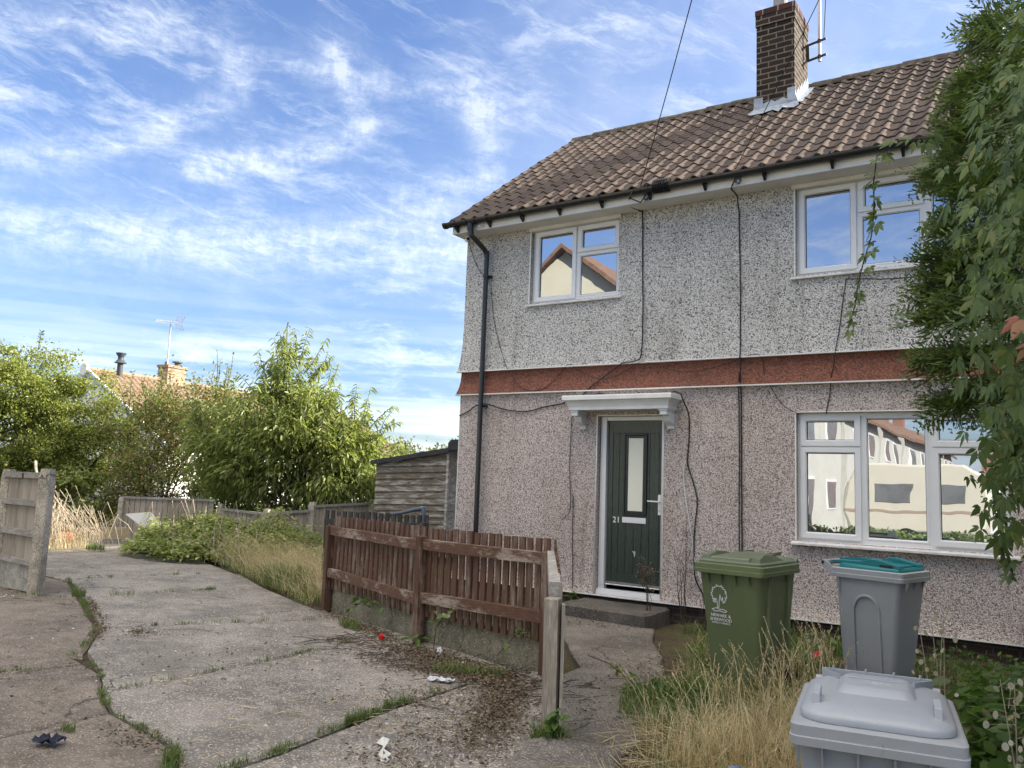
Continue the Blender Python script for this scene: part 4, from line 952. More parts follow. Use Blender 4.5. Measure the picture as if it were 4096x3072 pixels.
BIGBIN=((6.45,-5.70,-.28),R(9.7))
# ================================================================ WHEELIE BINS
def rrect(hx,hy,r,z,cx=0,cy=0,n=5,zf=None):
    out=[]
    for (sx,sy,a0) in((1,-1,-90),(1,1,0),(-1,1,90),(-1,-1,180)):
        for k in range(n+1):
            a=R(a0+90*k/n); x=cx+sx*(hx-r)+r*math.cos(a); y=cy+sy*(hy-r)+r*math.sin(a); out.append((x,y,z if zf is None else z+zf(x,y)))
    return out
def plastic(name,c,rough=.42,fade=(1,1,1),scr=.55):
    k=new_mat(name); n=k.noise(k.pos,5,6,.7); n2=k.noise(k.v('MULTIPLY',k.pos,(1,1,.25)),28,5,.75); n3=k.noise(k.pos,130,2,.6)
    col=k.mix(k.mp(n,.40,.70,0,.30),c,tuple(min(1,x*1.22) for x in fade and c)); col=k.mix(k.mp(n2,.60,.72,0,scr),col,tuple(x*.6 for x in c)); col=k.mix(k.mp(n,.62,.75,0,.3),col,(.5,.48,.42))
    return fin(k,col,k.mp(n,.3,.7,rough-.06,rough+.14),k.m('ADD',n3,k.m('MULTIPLY',n2,.4)),.18,.003,spec=.45)
def make_bin(label,loc,rotz,body_m,lid_m,style,group,scale=1.,tiltx=0):
    B=thing('wheelie_bin',label,'wheelie bin',loc,group,(tiltx,0,rotz))
    L=dict(parent=B,local=True)
    mb=MB(); rings=[]
    for z,hx,cy,hy,r in ((.03,.19,.03,.235,.05),(.06,.205,.03,.25,.055),(.30,.222,.02,.272,.055),(.60,.243,.01,.298,.055),(.93,.265,-.005,.33,.055)):
        rings.append(rrect(hx,hy,r,z,0,cy))
    mb.loft(rings,True,False); bd=mb.build('body',body_m,B,local=True); smooth_angle(bd,40)
    mb=MB(); rings=[rrect(.262,.327,.05,.925,0,-.005),rrect(.292,.368,.035,.928,0,-.01),rrect(.294,.370,.035,.958,0,-.01),rrect(.288,.364,.033,.961,0,-.01),rrect(.290,.366,.035,.998,0,-.01),rrect(.282,.356,.04,1.004,0,-.01),rrect(.24,.30,.03,1.004,0,-.01)]
    mb.loft(rings,False,True); rm=mb.build('rim',body_m,B,local=True); smooth_angle(rm,30)
    rb0=MB()
    def gus(x,y,dx,dy,l=.032,h=.085): 
        # triangular gusset under the rim
        t=.0035; w_=(-dy*t,dx*t)
        rb0.add([(x-w_[0],y-w_[1],.928),(x+dx*l-w_[0],y+dy*l-w_[1],.928),(x-w_[0],y-w_[1],.928-h),(x+w_[0],y+w_[1],.928),(x+dx*l+w_[0],y+dy*l+w_[1],.928),(x+w_[0],y+w_[1],.928-h)],[(0,1,2),(5,4,3),(0,3,4,1),(1,4,5,2)])
    return B,bd,rm,gus,rb0
def rib(B,x,y,dx,dy,mat,l=.034,h=.085):
    t=.004; w_=(-dy*t,dx*t); z=.927
    o=MB().add([(x-w_[0],y-w_[1],z),(x+dx*l-w_[0],y+dy*l-w_[1],z),(x+dx*.004-w_[0],y+dy*.004-w_[1],z-h),(x+w_[0],y+w_[1],z),(x+dx*l+w_[0],y+dy*l+w_[1],z),(x+dx*.004+w_[0],y+dy*.004+w_[1],z-h)],[(0,1,2),(5,4,3),(0,3,4,1),(1,4,5,2)])
    return o.build('rib',mat,B,local=True)
def wheels(B,axm):
    for s in (-1,1):
        w_=MB().tube([(s*.19,.30,.10),(s*.245,.30,.10)],.10,20).build('wheel',M['gasket'],B,local=True); smooth_angle(w_)
    MB().tube([(-.2,.30,.10),(.2,.30,.10)],.011,8).build('axle',M['rustmetal'],B,local=True)
def handle(B,mat,z=1.0):
    m=MB(); m.tube([(-.235,.405,z+.02),(.235,.405,z+.02)],.018,10); h=m.build('handle',mat,B,local=True); smooth_angle(h)
    for s in (-.235,-.08,.08,.235):
        MB().bar((s,.345,z-.035),(s,.41,z+.02),.024,.05).build('hinge',mat,B,local=True)
GB='household wheelie bins in the front garden'
# --- green bin
gm=plastic('green_plastic',(.125,.155,.072)); gl=plastic('green_lid_plastic',(.11,.135,.08),.4)
B,bd,rm,_,_=make_bin('dark green wheelie bin with white council logo on its front',(4.98,-2.66,-.02),R(-7),gm,gl,'g',GB)
for x in (-.17,-.06,.055,.165): rib(B,x,-.333,0,-1,gm)
for y in (-.2,.12): rib(B,.264,y,1,0,gm,.03,.10)
for y in (-.20,.17):
    m=MB(); m.prism([(y-.02,.35),(y+.02,.35),(y+.02,.92),(y-.02,.92)],.235,.272,'yz'); m.build('side_rib',gm,B,local=True,bevel=.006)
wheels(B,gm); handle(B,gl)
mb=MB(); mb.loft([rrect(.268,.345,.05,1.006,0,-.005),rrect(.268,.345,.05,1.018,0,-.005),rrect(.258,.335,.05,1.028,0,-.005),rrect(.235,.30,.05,1.034,0,.0),rrect(.12,.18,.05,1.052,0,.04)],True,True)
lid=mb.build('lid',gl,B,local=True); smooth_angle(lid,35)
for s in (-1,1): # side humps that form the grab handles
    m=MB(); m.loft([[ (s*xx,y,z) for xx,y,z in q] for q in (
        [(.25,-.325,1.02),(.25,-.20,1.02),(.25,.02,1.02),(.25,.16,1.02),(.25,.16,1.021),(.25,.02,1.021),(.25,-.20,1.021),(.25,-.325,1.021)],
        [(.235,-.32,1.02),(.235,-.20,1.02),(.235,.02,1.02),(.235,.15,1.02),(.235,.15,1.03),(.225,-.02,1.072),(.225,-.19,1.088),(.235,-.31,1.055)],
        [(.165,-.32,1.02),(.165,-.20,1.02),(.165,.02,1.02),(.165,.15,1.02),(.165,.15,1.04),(.175,-.02,1.076),(.175,-.19,1.090),(.175,-.31,1.062)],
        [(.15,-.315,1.02),(.15,-.20,1.02),(.15,.02,1.02),(.15,.15,1.02),(.15,.15,1.021),(.15,.02,1.021),(.15,-.20,1.021),(.15,-.315,1.021)])]); m.build('lid_hump',gl,lid,local=True,bevel=.006)
MB().box(-.16,.16,-.325,-.30,1.022,1.052).build('grab_bar',plastic('green_grab_bar',(.19,.21,.14)),lid,local=True,bevel=.006)
MB().prism([(-.30,1.03),(-.30,1.058),(.20,1.075),(.20,1.03)],-.15,.15,'yz').build('centre_panel',gl,lid,local=True,bevel=.01)
for x in (-.12,.12): MB().box(x-.005,x+.005,.1,.36,1.05,1.078).build('lid_rib',gl,lid,local=True)
# logo: outline of a tree with a small castle and spires, wavy ground line and three lines of lettering
def face_pt(u,v,off=.0018): # u across, v height on bin front
    t=(v-.60)/.33; y=-(.298-.01)-( .335-.288)*t; return (u,y-off,v)
def yfront(v):
    zs=[(.06,-.22),(.30,-.252),(.60,-.288),(.93,-.335)]
    for (a,ya),(b,yb) in zip(zs,zs[1:]):
        if v<=b: return ya+(yb-ya)*(v-a)/(b-a)
    return -.335
def stroke(pts,w_,closed=False,off=.0025):
    pts=[Vector((u,0,v)) for u,v in pts]
    if closed: pts=pts+[pts[0]]
    mb=MB()
    for a,b in zip(pts,pts[1:]):
        d=(b-a); 
        if d.length<1e-6: continue
        d.normalize(); n=Vector((-d.z,0,d.x))*w_/2; a2=a-d*w_*.3; b2=b+d*w_*.3
        q=[a2-n,b2-n,b2+n,a2+n]; mb.add([(p.x,yfront(p.z)-off,p.z) for p in q],[(0,1,2,3)])
    return mb
cx0,cz0=-.095,.745; s=.00145
tree=[]
N=44
for i in range(N+1):
    a=R(-62+ (304)*i/N); rr=46+5*math.sin(i*2.6)+2.5*math.sin(i*5.1); rx=rr*.92; rz_=rr*1.02
    tree.append((cx0+s*rx*math.cos(a),cz0+s*rz_*math.sin(a)+.017))
tree=[( -u+2*cx0,v) for u,v in tree]
right_end,left_end=tree[0],tree[-1]
castle=[(cx0+.022,cz0-.032),(cx0+.020,cz0+.0),(cx0+.012,cz0-.020),(cx0+.006,cz0+.012),(cx0+.0,cz0-.018),(cx0-.004,cz0-.055),(cx0-.012,cz0-.058),(cx0-.014,cz0-.018),(cx0-.018,cz0-.010),(cx0-.022,cz0-.010),(cx0-.022,cz0-.016),(cx0-.028,cz0-.016),(cx0-.028,cz0-.010),(cx0-.034,cz0-.010),(cx0-.034,cz0-.030)]
castle=[(cx0+(a-cx0)*1.45,cz0+(b-cz0)*1.45) for a,b in castle]
lg=stroke(tree,.0062)
lo=lg.build('logo',M['white'],bd,local=True)
stroke([tree[-1]]+castle+[tree[0]] if tree[-1][0]>tree[0][0] else [tree[0]][::-1]+castle[::-1]+[tree[-1]],.0055).build('logo',M['white'],bd,local=True)
stroke([(cx0+1.45*a,cz0+1.45*b) for a,b in ((-.045,-.068),(-.02,-.060),(.0,-.066),(.02,-.064),(.04,-.072),(.03,-.080),(.0,-.074),(-.03,-.078))],.0055,True).build('logo',M['white'],bd,local=True)
tl=math.atan2(.047,.33)
def binText(txt,size,u,v,mat,name,sx=1.):
    o=text(txt,size,Matrix.Translation((u,yfront(v)-.004,v))@Matrix.Rotation(tl,4,'X')@RX,mat,name,bd,.0008,sx); return o
binText('NEWARK &',.034,cx0+.006,cz0-.154,M['white'],'council_lettering',.95)
binText('SHERWOOD',.034,cx0+.006,cz0-.186,M['white'],'council_lettering',.93)
binText('DISTRICT COUNCIL',.018,cx0+.006,cz0-.206,M['white'],'council_lettering',.95)
M['marker']=plain('marker_ink',(.02,.03,.03),.6,.1)
stroke([(-.04,.845),(-.028,.853),(-.022,.840),(-.030,.815),(-.044,.797),(-.02,.800)],.0022).build('marker_number',M['marker'],bd,local=True)
stroke([(.018,.842),(.020,.79)],.0022).build('marker_number',M['marker'],bd,local=True)
# --- grey bin with teal lid, side on
sm=plastic('grey_plastic',(.33,.345,.36)); tm=plastic('teal_plastic',(.0,.15,.165),.38)
B,bd,rm,_,_=make_bin('light grey wheelie bin with a teal lid under the ground-floor window',(5.84,-1.98,-.04),R(76),sm,tm,'t',GB)
for sx in (-1,1):
    # long arch-topped raised rib on the side wall (side faces local x)
    m=MB(); pts=[(-.13,.10),(-.125,.70)]+[(-.115+.115*(1-math.cos(R(a)))*1.0,.70+.10*math.sin(R(a))) for a in range(15,180,15)]+[(.125,.70),(.13,.10)]
    def sxz(v): 
        return .205+(.265-.205)*(v-.06)/.87
    P3_=[(sx*(sxz(z)+.006),y+.01,z) for y,z in pts]
    m.tube(P3_,.013,6); o_=m.build('side_rib',sm,B,local=True); smooth_angle(o_)
for x in (-.17,0,.17): rib(B,x,-.333,0,-1,M['upvc_old'] if x==-.17 else sm,.034,.07)
for s_ in (-1,1): 
    rib(B,s_*.262,.27,s_,0,sm,.028,.14)
B.scale=(.92,.80,1.0)
wheels(B,sm); 
m=MB(); m.tube([(-.25,.455,1.03),(.25,.455,1.03)],.021,12); hh=m.build('handle',sm,B,local=True); smooth_angle(hh)
for s_ in (-.24,.24): MB().prism([(.34,.94),(.36,.93),(.47,1.01),(.475,1.045),(.44,1.05),(.34,1.0)],s_-.012,s_+.012,'yz').build('hinge',sm,B,local=True)
for s_ in (-.255,.255): MB().tube([(s_-.004,.455,1.03),(s_+.004,.455,1.03)],.014,10).build('hinge_cap',M['gasket'],hh,local=True)
mb=MB(); 
def tz(x,y): return .018*min(1,max(0,(y+.35)/.7))
mb.loft([rrect(.262,.315,.05,1.004,0,-.02,zf=None),rrect(.262,.315,.05,1.016,0,-.02),rrect(.25,.305,.05,1.026,0,-.02,zf=tz),rrect(.225,.27,.05,1.032,0,.0,zf=tz)],True,True)
lid=mb.build('lid',tm,B,local=True); smooth_angle(lid,35)
for s_ in (-1,1):
    m=MB(); q=[(-.325,1.02),(-.31,1.05),(-.10,1.085),(-.03,1.088),(.06,1.066),(.30,1.060),(.38,1.055),(.38,1.045),(.30,1.04),(.05,1.02)]
    m.prism(q,s_*.20-.045,s_*.20+.045,'yz'); m.build('lid_hump',tm,lid,local=True,bevel=.01)
    MB().box(s_*.235,s_*.235+s_*.0125,-.25,-.12,1.03,1.052).build('grab_recess',M['gasket'],lid,local=True,bevel=.003)
MB().prism([(-.28,1.03),(-.28,1.045),(.30,1.055),(.38,1.05),(.38,1.04),(.30,1.03)],-.155,.155,'yz').build('centre_panel',tm,lid,local=True,bevel=.008)
for x in (-.1,0,.1): MB().box(x-.004,x+.004,.10,.36,1.05,1.068).build('lid_rib',tm,lid,local=True)
# --- big pale grey bin in the foreground
km=plastic('pale_grey_plastic',(.30,.313,.33),.40); kl=plastic('pale_grey_lid_plastic',(.31,.33,.36),.36)
B,bd,rm,_,_=make_bin('large pale grey wheelie bin with domed lid at the bottom right, nearest the camera',BIGBIN[0],BIGBIN[1],km,kl,'k',GB)
for x in (-.18,-.06,.06,.17): rib(B,x,-.333,0,-1,km,.034,.09)
for s_ in (-1,1): rib(B,s_*.264,-.25,s_,0,km,.028,.12)
wheels(B,km); handle(B,kl,.99)
mb=MB()
def dome(x,y): return 0
rings=[rrect(.262,.335,.11,1.006,0,.0,n=8),rrect(.264,.337,.11,1.022,0,.0,n=8),rrect(.258,.331,.11,1.034,0,.0,n=8),rrect(.242,.314,.11,1.045,0,.002,n=8),rrect(.215,.285,.10,1.056,0,.005,n=8),rrect(.17,.235,.08,1.064,0,.01,n=8)]
mb.loft(rings,True,True)
lid=mb.build('lid',kl,B,local=True); smooth_angle(lid,50)
mb=MB(); cy=.075
mb.loft([rrect(.150,.155,.045,1.055,0,cy,n=6),rrect(.140,.145,.045,1.068,0,cy,n=6),rrect(.118,.122,.035,1.088,0,cy+.004,n=6),rrect(.110,.114,.03,1.091,0,cy+.006,n=6)],False,True); smooth_angle(mb.build('raised_panel',kl,lid,local=True),40)
MB().box(-.105,.105,.095,.103,1.088,1.097).build('panel_ridge',kl,lid,local=True,bevel=.003)
MB().box(-.04,.055,.02,.07,1.0905,1.0918).build('worn_label',plain('worn_label',(.42,.44,.46),.6,.3,60),lid,local=True)
for s_ in (-1,1):
    a=.205*s_
    m=MB(); q=[(-.235,1.045),(-.225,1.086),(-.215,1.092),(-.150,1.100),(-.140,1.092),(-.135,1.055)]
    m.prism([(-.250,1.040),(-.238,1.088),(-.150,1.100),(-.140,1.094),(-.222,1.078),(-.232,1.040)],a-.013,a+.013,'yz'); m.prism([(-.158,1.05),(-.158,1.098),(-.140,1.098),(-.140,1.05)],a-.013,a+.013,'yz')
    m.build('grab_handle',kl,lid,local=True,bevel=.003)
# hinge flange along the rear of the lid
m=MB(); m.bar((-.215,.325,1.055),(.215,.325,1.055),.008,.045); m.build('rear_flange',kl,lid,local=True,bevel=.002)
for s_ in (-1,1): MB().bar((s_*.215,.325,1.058),(s_*.14,.17,1.072),.008,.03).build('flange_web',kl,lid,local=True)
for x in (-.17,-.04,.07,.17): MB().tube([(x,.325,1.07),(x,.325,1.088)],.006,6).build('flange_pin',kl,lid,local=True)
# ================================================================ LITTER AND LOOSE OBJECTS
def crumple(name,x,y,z,w_,h,mat,label,cat,n=6,amp=.02,rot=0.,hh=0.,group=None):
    rr=random.Random(hash(label)%9999); mb=MB(); ca,sa=math.cos(rot),math.sin(rot)
    vs=[]
    for j in range(n+1):
        for i in range(n+1):
            u=(i/n-.5)*w_+rr.uniform(-.1,.1)*w_/n;v=(j/n-.5)*h+rr.uniform(-.1,.1)*h/n
            vs.append((x+u*ca-v*sa,y+u*sa+v*ca,z+.004+hh*(i/n)+rr.uniform(0,amp)))
    mb.add(vs,[(j*(n+1)+i,j*(n+1)+i+1,(j+1)*(n+1)+i+1,(j+1)*(n+1)+i) for j in range(n) for i in range(n)])
    return tag(mb.build(name,mat),label,cat,group)
M['paper']=plain('paper_white',(.75,.75,.75),.7,.1,20); M['film']=plain('plastic_film',(.60,.62,.66),.25,.25,30)
m=MB(); m.tube([(1.66,-3.26,.02),(1.66,-3.26,.055)],.026,14); m.tube([(1.66,-3.26,.055),(1.665,-3.262,.062)],.022,14)
tag(m.build('bottle_cap',plain('red_plastic',(.45,.01,.012),.35,.1)),'small bright red bottle cap on the leaf litter by the fence','bottle cap')
m=MB(); m.loft([[(2.30+r*math.cos(a*math.pi/8),-3.07+r*.7*math.sin(a*math.pi/8),z) for a in range(16)] for r,z in((.055,.285),(.062,.315),(.058,.316),(.05,.29))]); 
tag(m.build('pot_lid',M['paper']),'white plastic lid lying on the low wall under the pickets','lid')
crumple('plastic_wrap',3.05,-4.10,.0,.20,.09,M['film'],'crumpled clear plastic wrapper on the concrete below the fence','wrapper',7,.035,.3)
crumple('paper_scrap',2.79,-3.47,.0,.075,.065,M['paper'],'small square white paper scrap below the low wall','paper',3,.006,.2)
m=MB()
for k_ in range(5):
    a=2*math.pi*k_/5; m.loft([[(2.44+.018*math.cos(a)+r*math.cos(t),-3.35+.016*math.sin(a),.06+.018*math.sin(a)+r*math.sin(t)) for t in [i*math.pi/4 for i in range(8)]] for r in (.012,)],True,True) if False else m.tube([(2.44+.018*math.cos(a),-3.36,.045+.018*math.sin(a)),(2.44+.018*math.cos(a),-3.352,.045+.018*math.sin(a))],.012,8)
tag(m.build('flower',M['paper']),'tiny white flower shape at the foot of the low wall','flower')
# strap of torn plastic in the foreground
m=MB(); P_=[(3.74,-5.44,.045),(3.70,-5.53,.03),(3.80,-5.58,.045),(3.83,-5.66,.018),(3.92,-5.70,.02)]
for a,b in zip(P_,P_[1:]):
    a,b=Vector(a),Vector(b); m.add([a+Vector((0,0,-.018)),b+Vector((0,0,-.018)),b+Vector((.022,.03,.016)),a+Vector((.022,.03,.016))],[(0,1,2,3)])
m.tube([(3.92,-5.70,.02),(3.955,-5.705,.015),(3.965,-5.735,.012),(3.93,-5.74,.012),(3.91,-5.71,.016)],.006,5); m.tube([(3.74,-5.44,.045),(3.745,-5.41,.03),(3.72,-5.415,.03),(3.73,-5.44,.04)],.005,5)
tag(m.build('torn_strap',plain('off_white_strap',(.62,.61,.55),.45,.3,40)),'torn off-white plastic strap lying in the foreground of the driveway','strap')
crumple('cloth_scrap',2.31,-6.70,.0,.15,.10,plain('navy_cloth',(.025,.03,.055),.9,.3,40),'dark navy rag on the old concrete at the bottom left','rag',7,.05,.5)
for i,(x,y,lab) in enumerate(((5.36,-2.05,'bright red petal-shaped scrap in the weeds beside the green bin'),)):
    crumple('red_scrap',x,y,.20,.06,.09,plain('red_scrap_mat',(.5,.02,.02),.5,.1),lab,'scrap',3,.03,.5,.04)
crumple('blue_rag',5.95,-5.62,.33,.22,.10,plain('blue_sheet',(.10,.17,.30),.5,.2),'blue plastic sheet sticking out of the grass beside the large grey bin','plastic sheet',6,.04,.2)
# crisp pieces of white on the slabs
stones=MB(); rr=random.Random(5)
for i in range(90):
    x=rr.uniform(-1,4.4); y=rr.uniform(-6.2,-3.3)
    if x+y*-.3<-.5: continue
    r=rr.uniform(.006,.02); stones.add([(x-r,y,.004),(x,y-r*.7,.004),(x+r,y,.004),(x,y+r*.8,.004),(x,y,.004+r*.5)],[(0,1,4),(1,2,4),(2,3,4),(3,0,4)])
tag(stones.build('pale_chippings',plain('chippings',(.55,.53,.5),.8,.2)),kind='stuff')
gs=MB()
for i in range(900):
    x=rr.uniform(-5.2,-3.45); y=-4.08-(x+3.3)*-.07+rr.uniform(-.55,-.02)-.04; r=rr.uniform(.012,.035)
    gs.add([(x-r,y,-.05),(x,y-r,-.05),(x+r,y,-.05),(x,y+r,-.05),(x,y,-.05+r*.9)],[(0,1,4),(1,2,4),(2,3,4),(3,0,4)])
tag(gs.build('gravel',plain('white_gravel',(.62,.60,.57),.8,.3,30)),kind='stuff')
# white board, plank, orange lump
t=MB(); t.add([(-8.60,.36,.62),(-8.15,.62,.68),(-7.80,.92,.22),(-8.06,.76,.17)],[(0,1,2,3)]); t.add([(-8.60,.37,.60),(-8.15,.63,.66),(-7.80,.93,.20),(-8.06,.77,.15)],[(3,2,1,0)])
t.add([(-8.60,.36,.62),(-8.15,.62,.68),(-8.15,.63,.66),(-8.60,.37,.60)],[(3,2,1,0)])
tag(t.build('white_board',plain('white_board_mat',(.85,.85,.84),.5,.04)),'tilted white board thrown on the brambles','board')
tb=thing('timber_edging','pale timber sleeper plank lying at the far end of the driveway','timber plank',(-9.6,.2,0))
MB().bar((-10.0,-.9,.15),(-9.55,1.05,.15),.05,.26).build('upper_plank',wood('pale_timber',(.50,.42,.27),(.62,.55,.4),'x',.4,30),tb)
MB().bar((-9.75,-1.4,.02),(-9.25,1.0,.02),.06,.10).build('lower_plank',M['panelrail'],tb)
m=MB(); m.loft([[(-9.42+r*math.cos(a*math.pi/5),-.36+r*1.3*math.sin(a*math.pi/5),z) for a in range(10)] for r,z in((.10,.02),(.15,.08),(.14,.17),(.05,.23))]); tag(smooth_angle(m.build('orange_bag',plain('orange_bag_mat',(.75,.20,.10),.5,.1))),'small orange-red bag beside the pale timber plank','bag')
# brown pier at the far right
m=MB(); m.box(6.78,7.1,-.16,-.03,.0,.52); tag(m.build('brown_pier',M['darkbrick'],bevel=.01),'dark brown brick pier at the right-hand end of the house wall','pier')
# ================================================================ VEGETATION
class Leaves:
    "collects leaf quads with numpy; every leaf is its own mesh island"
    def __init__(s): s.V=[];s.F=[];s.n=0
    def add(s,verts,faces_per,nv):
        # verts: (N,nv,3); faces_per: list of index tuples (all same length k)
        N=verts.shape[0]; s.V.append(verts.reshape(-1,3)); base=s.n+np.arange(N)[:,None,None]*nv
        f=np.array(faces_per)[None]+base; s.F.append(f.reshape(-1,f.shape[-1])); s.n+=N*nv
    def build(s,name,mat,parent=None,**kw):
        V=np.concatenate(s.V).astype(np.float32); off=world_org(parent) if parent else Vector((0,0,0)); V=V-np.array(off,dtype=np.float32)
        me=bpy.data.meshes.new(name); me.vertices.add(len(V)); me.vertices.foreach_set('co',V.ravel())
        F=[f for f in s.F]; tot=sum(f.size for f in F); nf=sum(len(f) for f in F)
        idx=np.concatenate([f.ravel() for f in F]); ls=np.concatenate([np.full(len(f),f.shape[1]) for f in F]); st=np.concatenate([[0],np.cumsum(ls)[:-1]])
        me.loops.add(tot); me.loops.foreach_set('vertex_index',idx.astype(np.int32)); me.polygons.add(nf); me.polygons.foreach_set('loop_start',st.astype(np.int32))
        try: me.polygons.foreach_set('loop_total',ls.astype(np.int32))
        except Exception: pass
        me.materials.append(mat); me.update(calc_edges=True); me.validate()
        o=bpy.data.objects.new(name,me); COL.objects.link(o)
        if parent: o.parent=parent; ORG[o.name]=Vector(off)
        return o
def nrm(a): return a/np.maximum(np.linalg.norm(a,axis=-1,keepdims=True),1e-9)
def rleaf(L,P,D,length,width,fold=.25,droop=.0,up=None):
    "lance/oval leaves at points P pointing along D"
    N=len(P); D=nrm(D); 
    U=RNG.normal(size=(N,3)) if up is None else up+RNG.normal(size=(N,3))*.5
    S=nrm(np.cross(D,U)); Nn=nrm(np.cross(S,D))
    l=(length*RNG.uniform(.6,1.25,(N,1))); w_=l*(width/length)*.5*RNG.uniform(.8,1.2,(N,1))
    m1=P+D*l*.35; m2=P+D*l*.72+np.array([0,0,-1])*l*droop*.4; tip=P+D*l+np.array([0,0,-1])*l*droop
    V=np.stack([P,m1+S*w_+Nn*w_*fold,m2+S*w_*.7+Nn*w_*fold,tip,m2-S*w_*.7+Nn*w_*fold,m1-S*w_+Nn*w_*fold],1)
    L.add(V,[(0,1,2,3),(0,3,4,5)],6)
def limb(mb,a,b,r0,r1,seg=5,bend=.1,n=6,sag=0):
    a=Vector(a);b=Vector(b);L=(b-a).length; pts=[];rs=[]
    o=Vector((random.uniform(-1,1),random.uniform(-1,1),random.uniform(-.5,.5)))*L*bend
    for i in range(seg+1):
        t=i/seg; pts.append(a.lerp(b,t)+o*math.sin(math.pi*t)+Vector((0,0,-sag*t*t*L))); rs.append(r0+(r1-r0)*t)
    mb.tube(pts,rs,n,False); return pts
def crownpts(ells,n,shell=.45,zmin=None):
    "clump centres inside a union of ellipsoids, denser near the surface"
    out=[]
    vol=np.array([e[3]*e[4]*e[5] for e in ells]); vol=vol**.7/np.sum(vol**.7)
    for e,v in zip(ells,vol):
        k=max(1,int(n*v)); d=nrm(RNG.normal(size=(k,3))); r=(1-RNG.uniform(0,1,(k,1))**1.6*shell)
        p=np.array(e[:3])+d*r*np.array(e[3:6]); out.append(p)
    p=np.concatenate(out)
    if zmin is not None: p=p[p[:,2]>zmin]
    return p
def tree(name,label,cat,base,ells,nclump,nleaf,cr,leaf,mat,length,width,droop=0.,trunks=4,tr=.09,group=None,sprays=None,zmin=.3,inner=0,limbs=40,shell=.45):
    T=thing(name,label,cat,base,group)
    mb=MB(); b=Vector(base)
    C=crownpts(ells,nclump,shell,zmin)
    tops=[]
    for i in range(trunks):
        e=ells[i%len(ells)]; st=b+Vector((random.uniform(-.25,.25),random.uniform(-.25,.25),-.1)); en=Vector((e[0]+random.uniform(-.3,.3)*e[3],e[1]+random.uniform(-.3,.3)*e[4],e[2]+e[5]*.35))
        tops.append(limb(mb,st,en,tr,tr*.3,8,.06))
    for i in range(limbs):
        c=C[RNG.integers(len(C))]; tp=random.choice(tops); k=random.randint(2,len(tp)-1); limb(mb,tp[k],c,tr*.28,.006,5,.1,4)
    mb.build('trunk',M['bark'],T)
    L=Leaves()
    size=RNG.uniform(.6,1.3,(len(C),1)); 
    ci=RNG.integers(0,len(C),nleaf); g=RNG.normal(size=(nleaf,3))*.5; P=C[ci]+g*cr*size[ci]*np.array([1,1,.75])
    ctr=np.array([np.mean([e[0] for e in ells]),np.mean([e[1] for e in ells]),np.mean([e[2] for e in ells])-.6])
    D=nrm(P-ctr)*.5+nrm(g)*.6+RNG.normal(size=P.shape)*.45; D[:,2]-=droop*1.1
    P=P[P[:,2]>.05] if zmin>0 else P; D=D[:len(P)]
    rleaf(L,P,D,length,width,.3,droop*.5)
    if sprays:
        for (a,bb,n_) in sprays: # shoots with leaves alternating along them
            a=np.array(a);bb=np.array(bb); t=np.linspace(.15,1,n_)[:,None]; mid=RNG.normal(size=3)*.05
            Q=a+(bb-a)*t+mid*np.sin(np.pi*t); Q=np.repeat(Q,2,0); sgn=np.tile([[1],[-1]],(n_,1)); ax=nrm((bb-a)[None])
            side=nrm(np.cross(ax,RNG.normal(size=3)[None])); DD=side*sgn*.8+ax*.5+RNG.normal(size=Q.shape)*.25; DD[:,2]-=droop*1.6
            rleaf(L,Q,DD,length*1.15,width,.3,droop*.6)
            sm_=MB(); 
            sm_.tube([tuple(a),tuple((a+bb)/2+mid),tuple(bb)],[.012,.008,.004],4,False); sm_.build('shoot',M['bark'],T)
    L.build('crown',mat,T); return T
def shoots(ells,n,ln,zlow,nl=9,upb=.8):
    out=[]
    for i in range(n):
        e=random.choice(ells); d=Vector((random.gauss(0,1),random.gauss(0,1),abs(random.gauss(0,1))*.9)).normalized()
        p=Vector((e[0]+d.x*e[3]*.92,e[1]+d.y*e[4]*.92,e[2]+d.z*e[5]*.92))
        if p.z<zlow: continue
        q=p+(d*.6+Vector((0,0,upb))).normalized()*random.uniform(.5,1.1)*ln; out.append((tuple(p),tuple(q),nl))
    return out
# --- left hedge tree (bright small-leaved)
E1=[(-15.6,1.0,2.5,2.0,1.8,2.25),(-14.2,2.0,2.15,1.35,1.5,1.85),(-16.8,-.3,2.2,1.6,1.5,2.1),(-13.3,2.5,1.5,.9,1.1,1.35),(-14.9,1.3,3.95,.85,.85,.8),(-13.6,2.2,2.9,.8,.8,.95)]
E1+= [(-13.9,1.0,1.5,.7,.6,.6),(-15.0,.2,2.8,.8,.7,.7)]
tree('hedge_tree','tall bright green small-leaved bushy tree at the left edge behind the concrete-post fence','tree',(-14.8,1.3,0),E1,320,110000,.36,None,M['privet'],.08,.042,.1,5,.08,None,shoots(E1,46,.55,2.6,9),.35,limbs=60)
# --- middle dark shrub
E2=[(-12.2,2.6,1.85,1.1,1.1,1.6),(-11.2,2.9,2.1,1.2,1.2,1.6),(-10.2,3.2,2.05,1.1,1.1,1.6),(-11.6,2.6,2.9,.7,.7,.5),(-9.7,3.1,3.0,.75,.7,.65)]
tree('berry_shrub','twiggy mixed shrub with reddish sprigs between the bright tree and the drooping-leaved tree','shrub',(-11.2,2.8,0),E2,190,21000,.42,None,M['shrub'],.08,.04,.05,7,.035,None,shoots(E2,50,.8,2.3,8,1.2),.3,limbs=120,shell=.6)
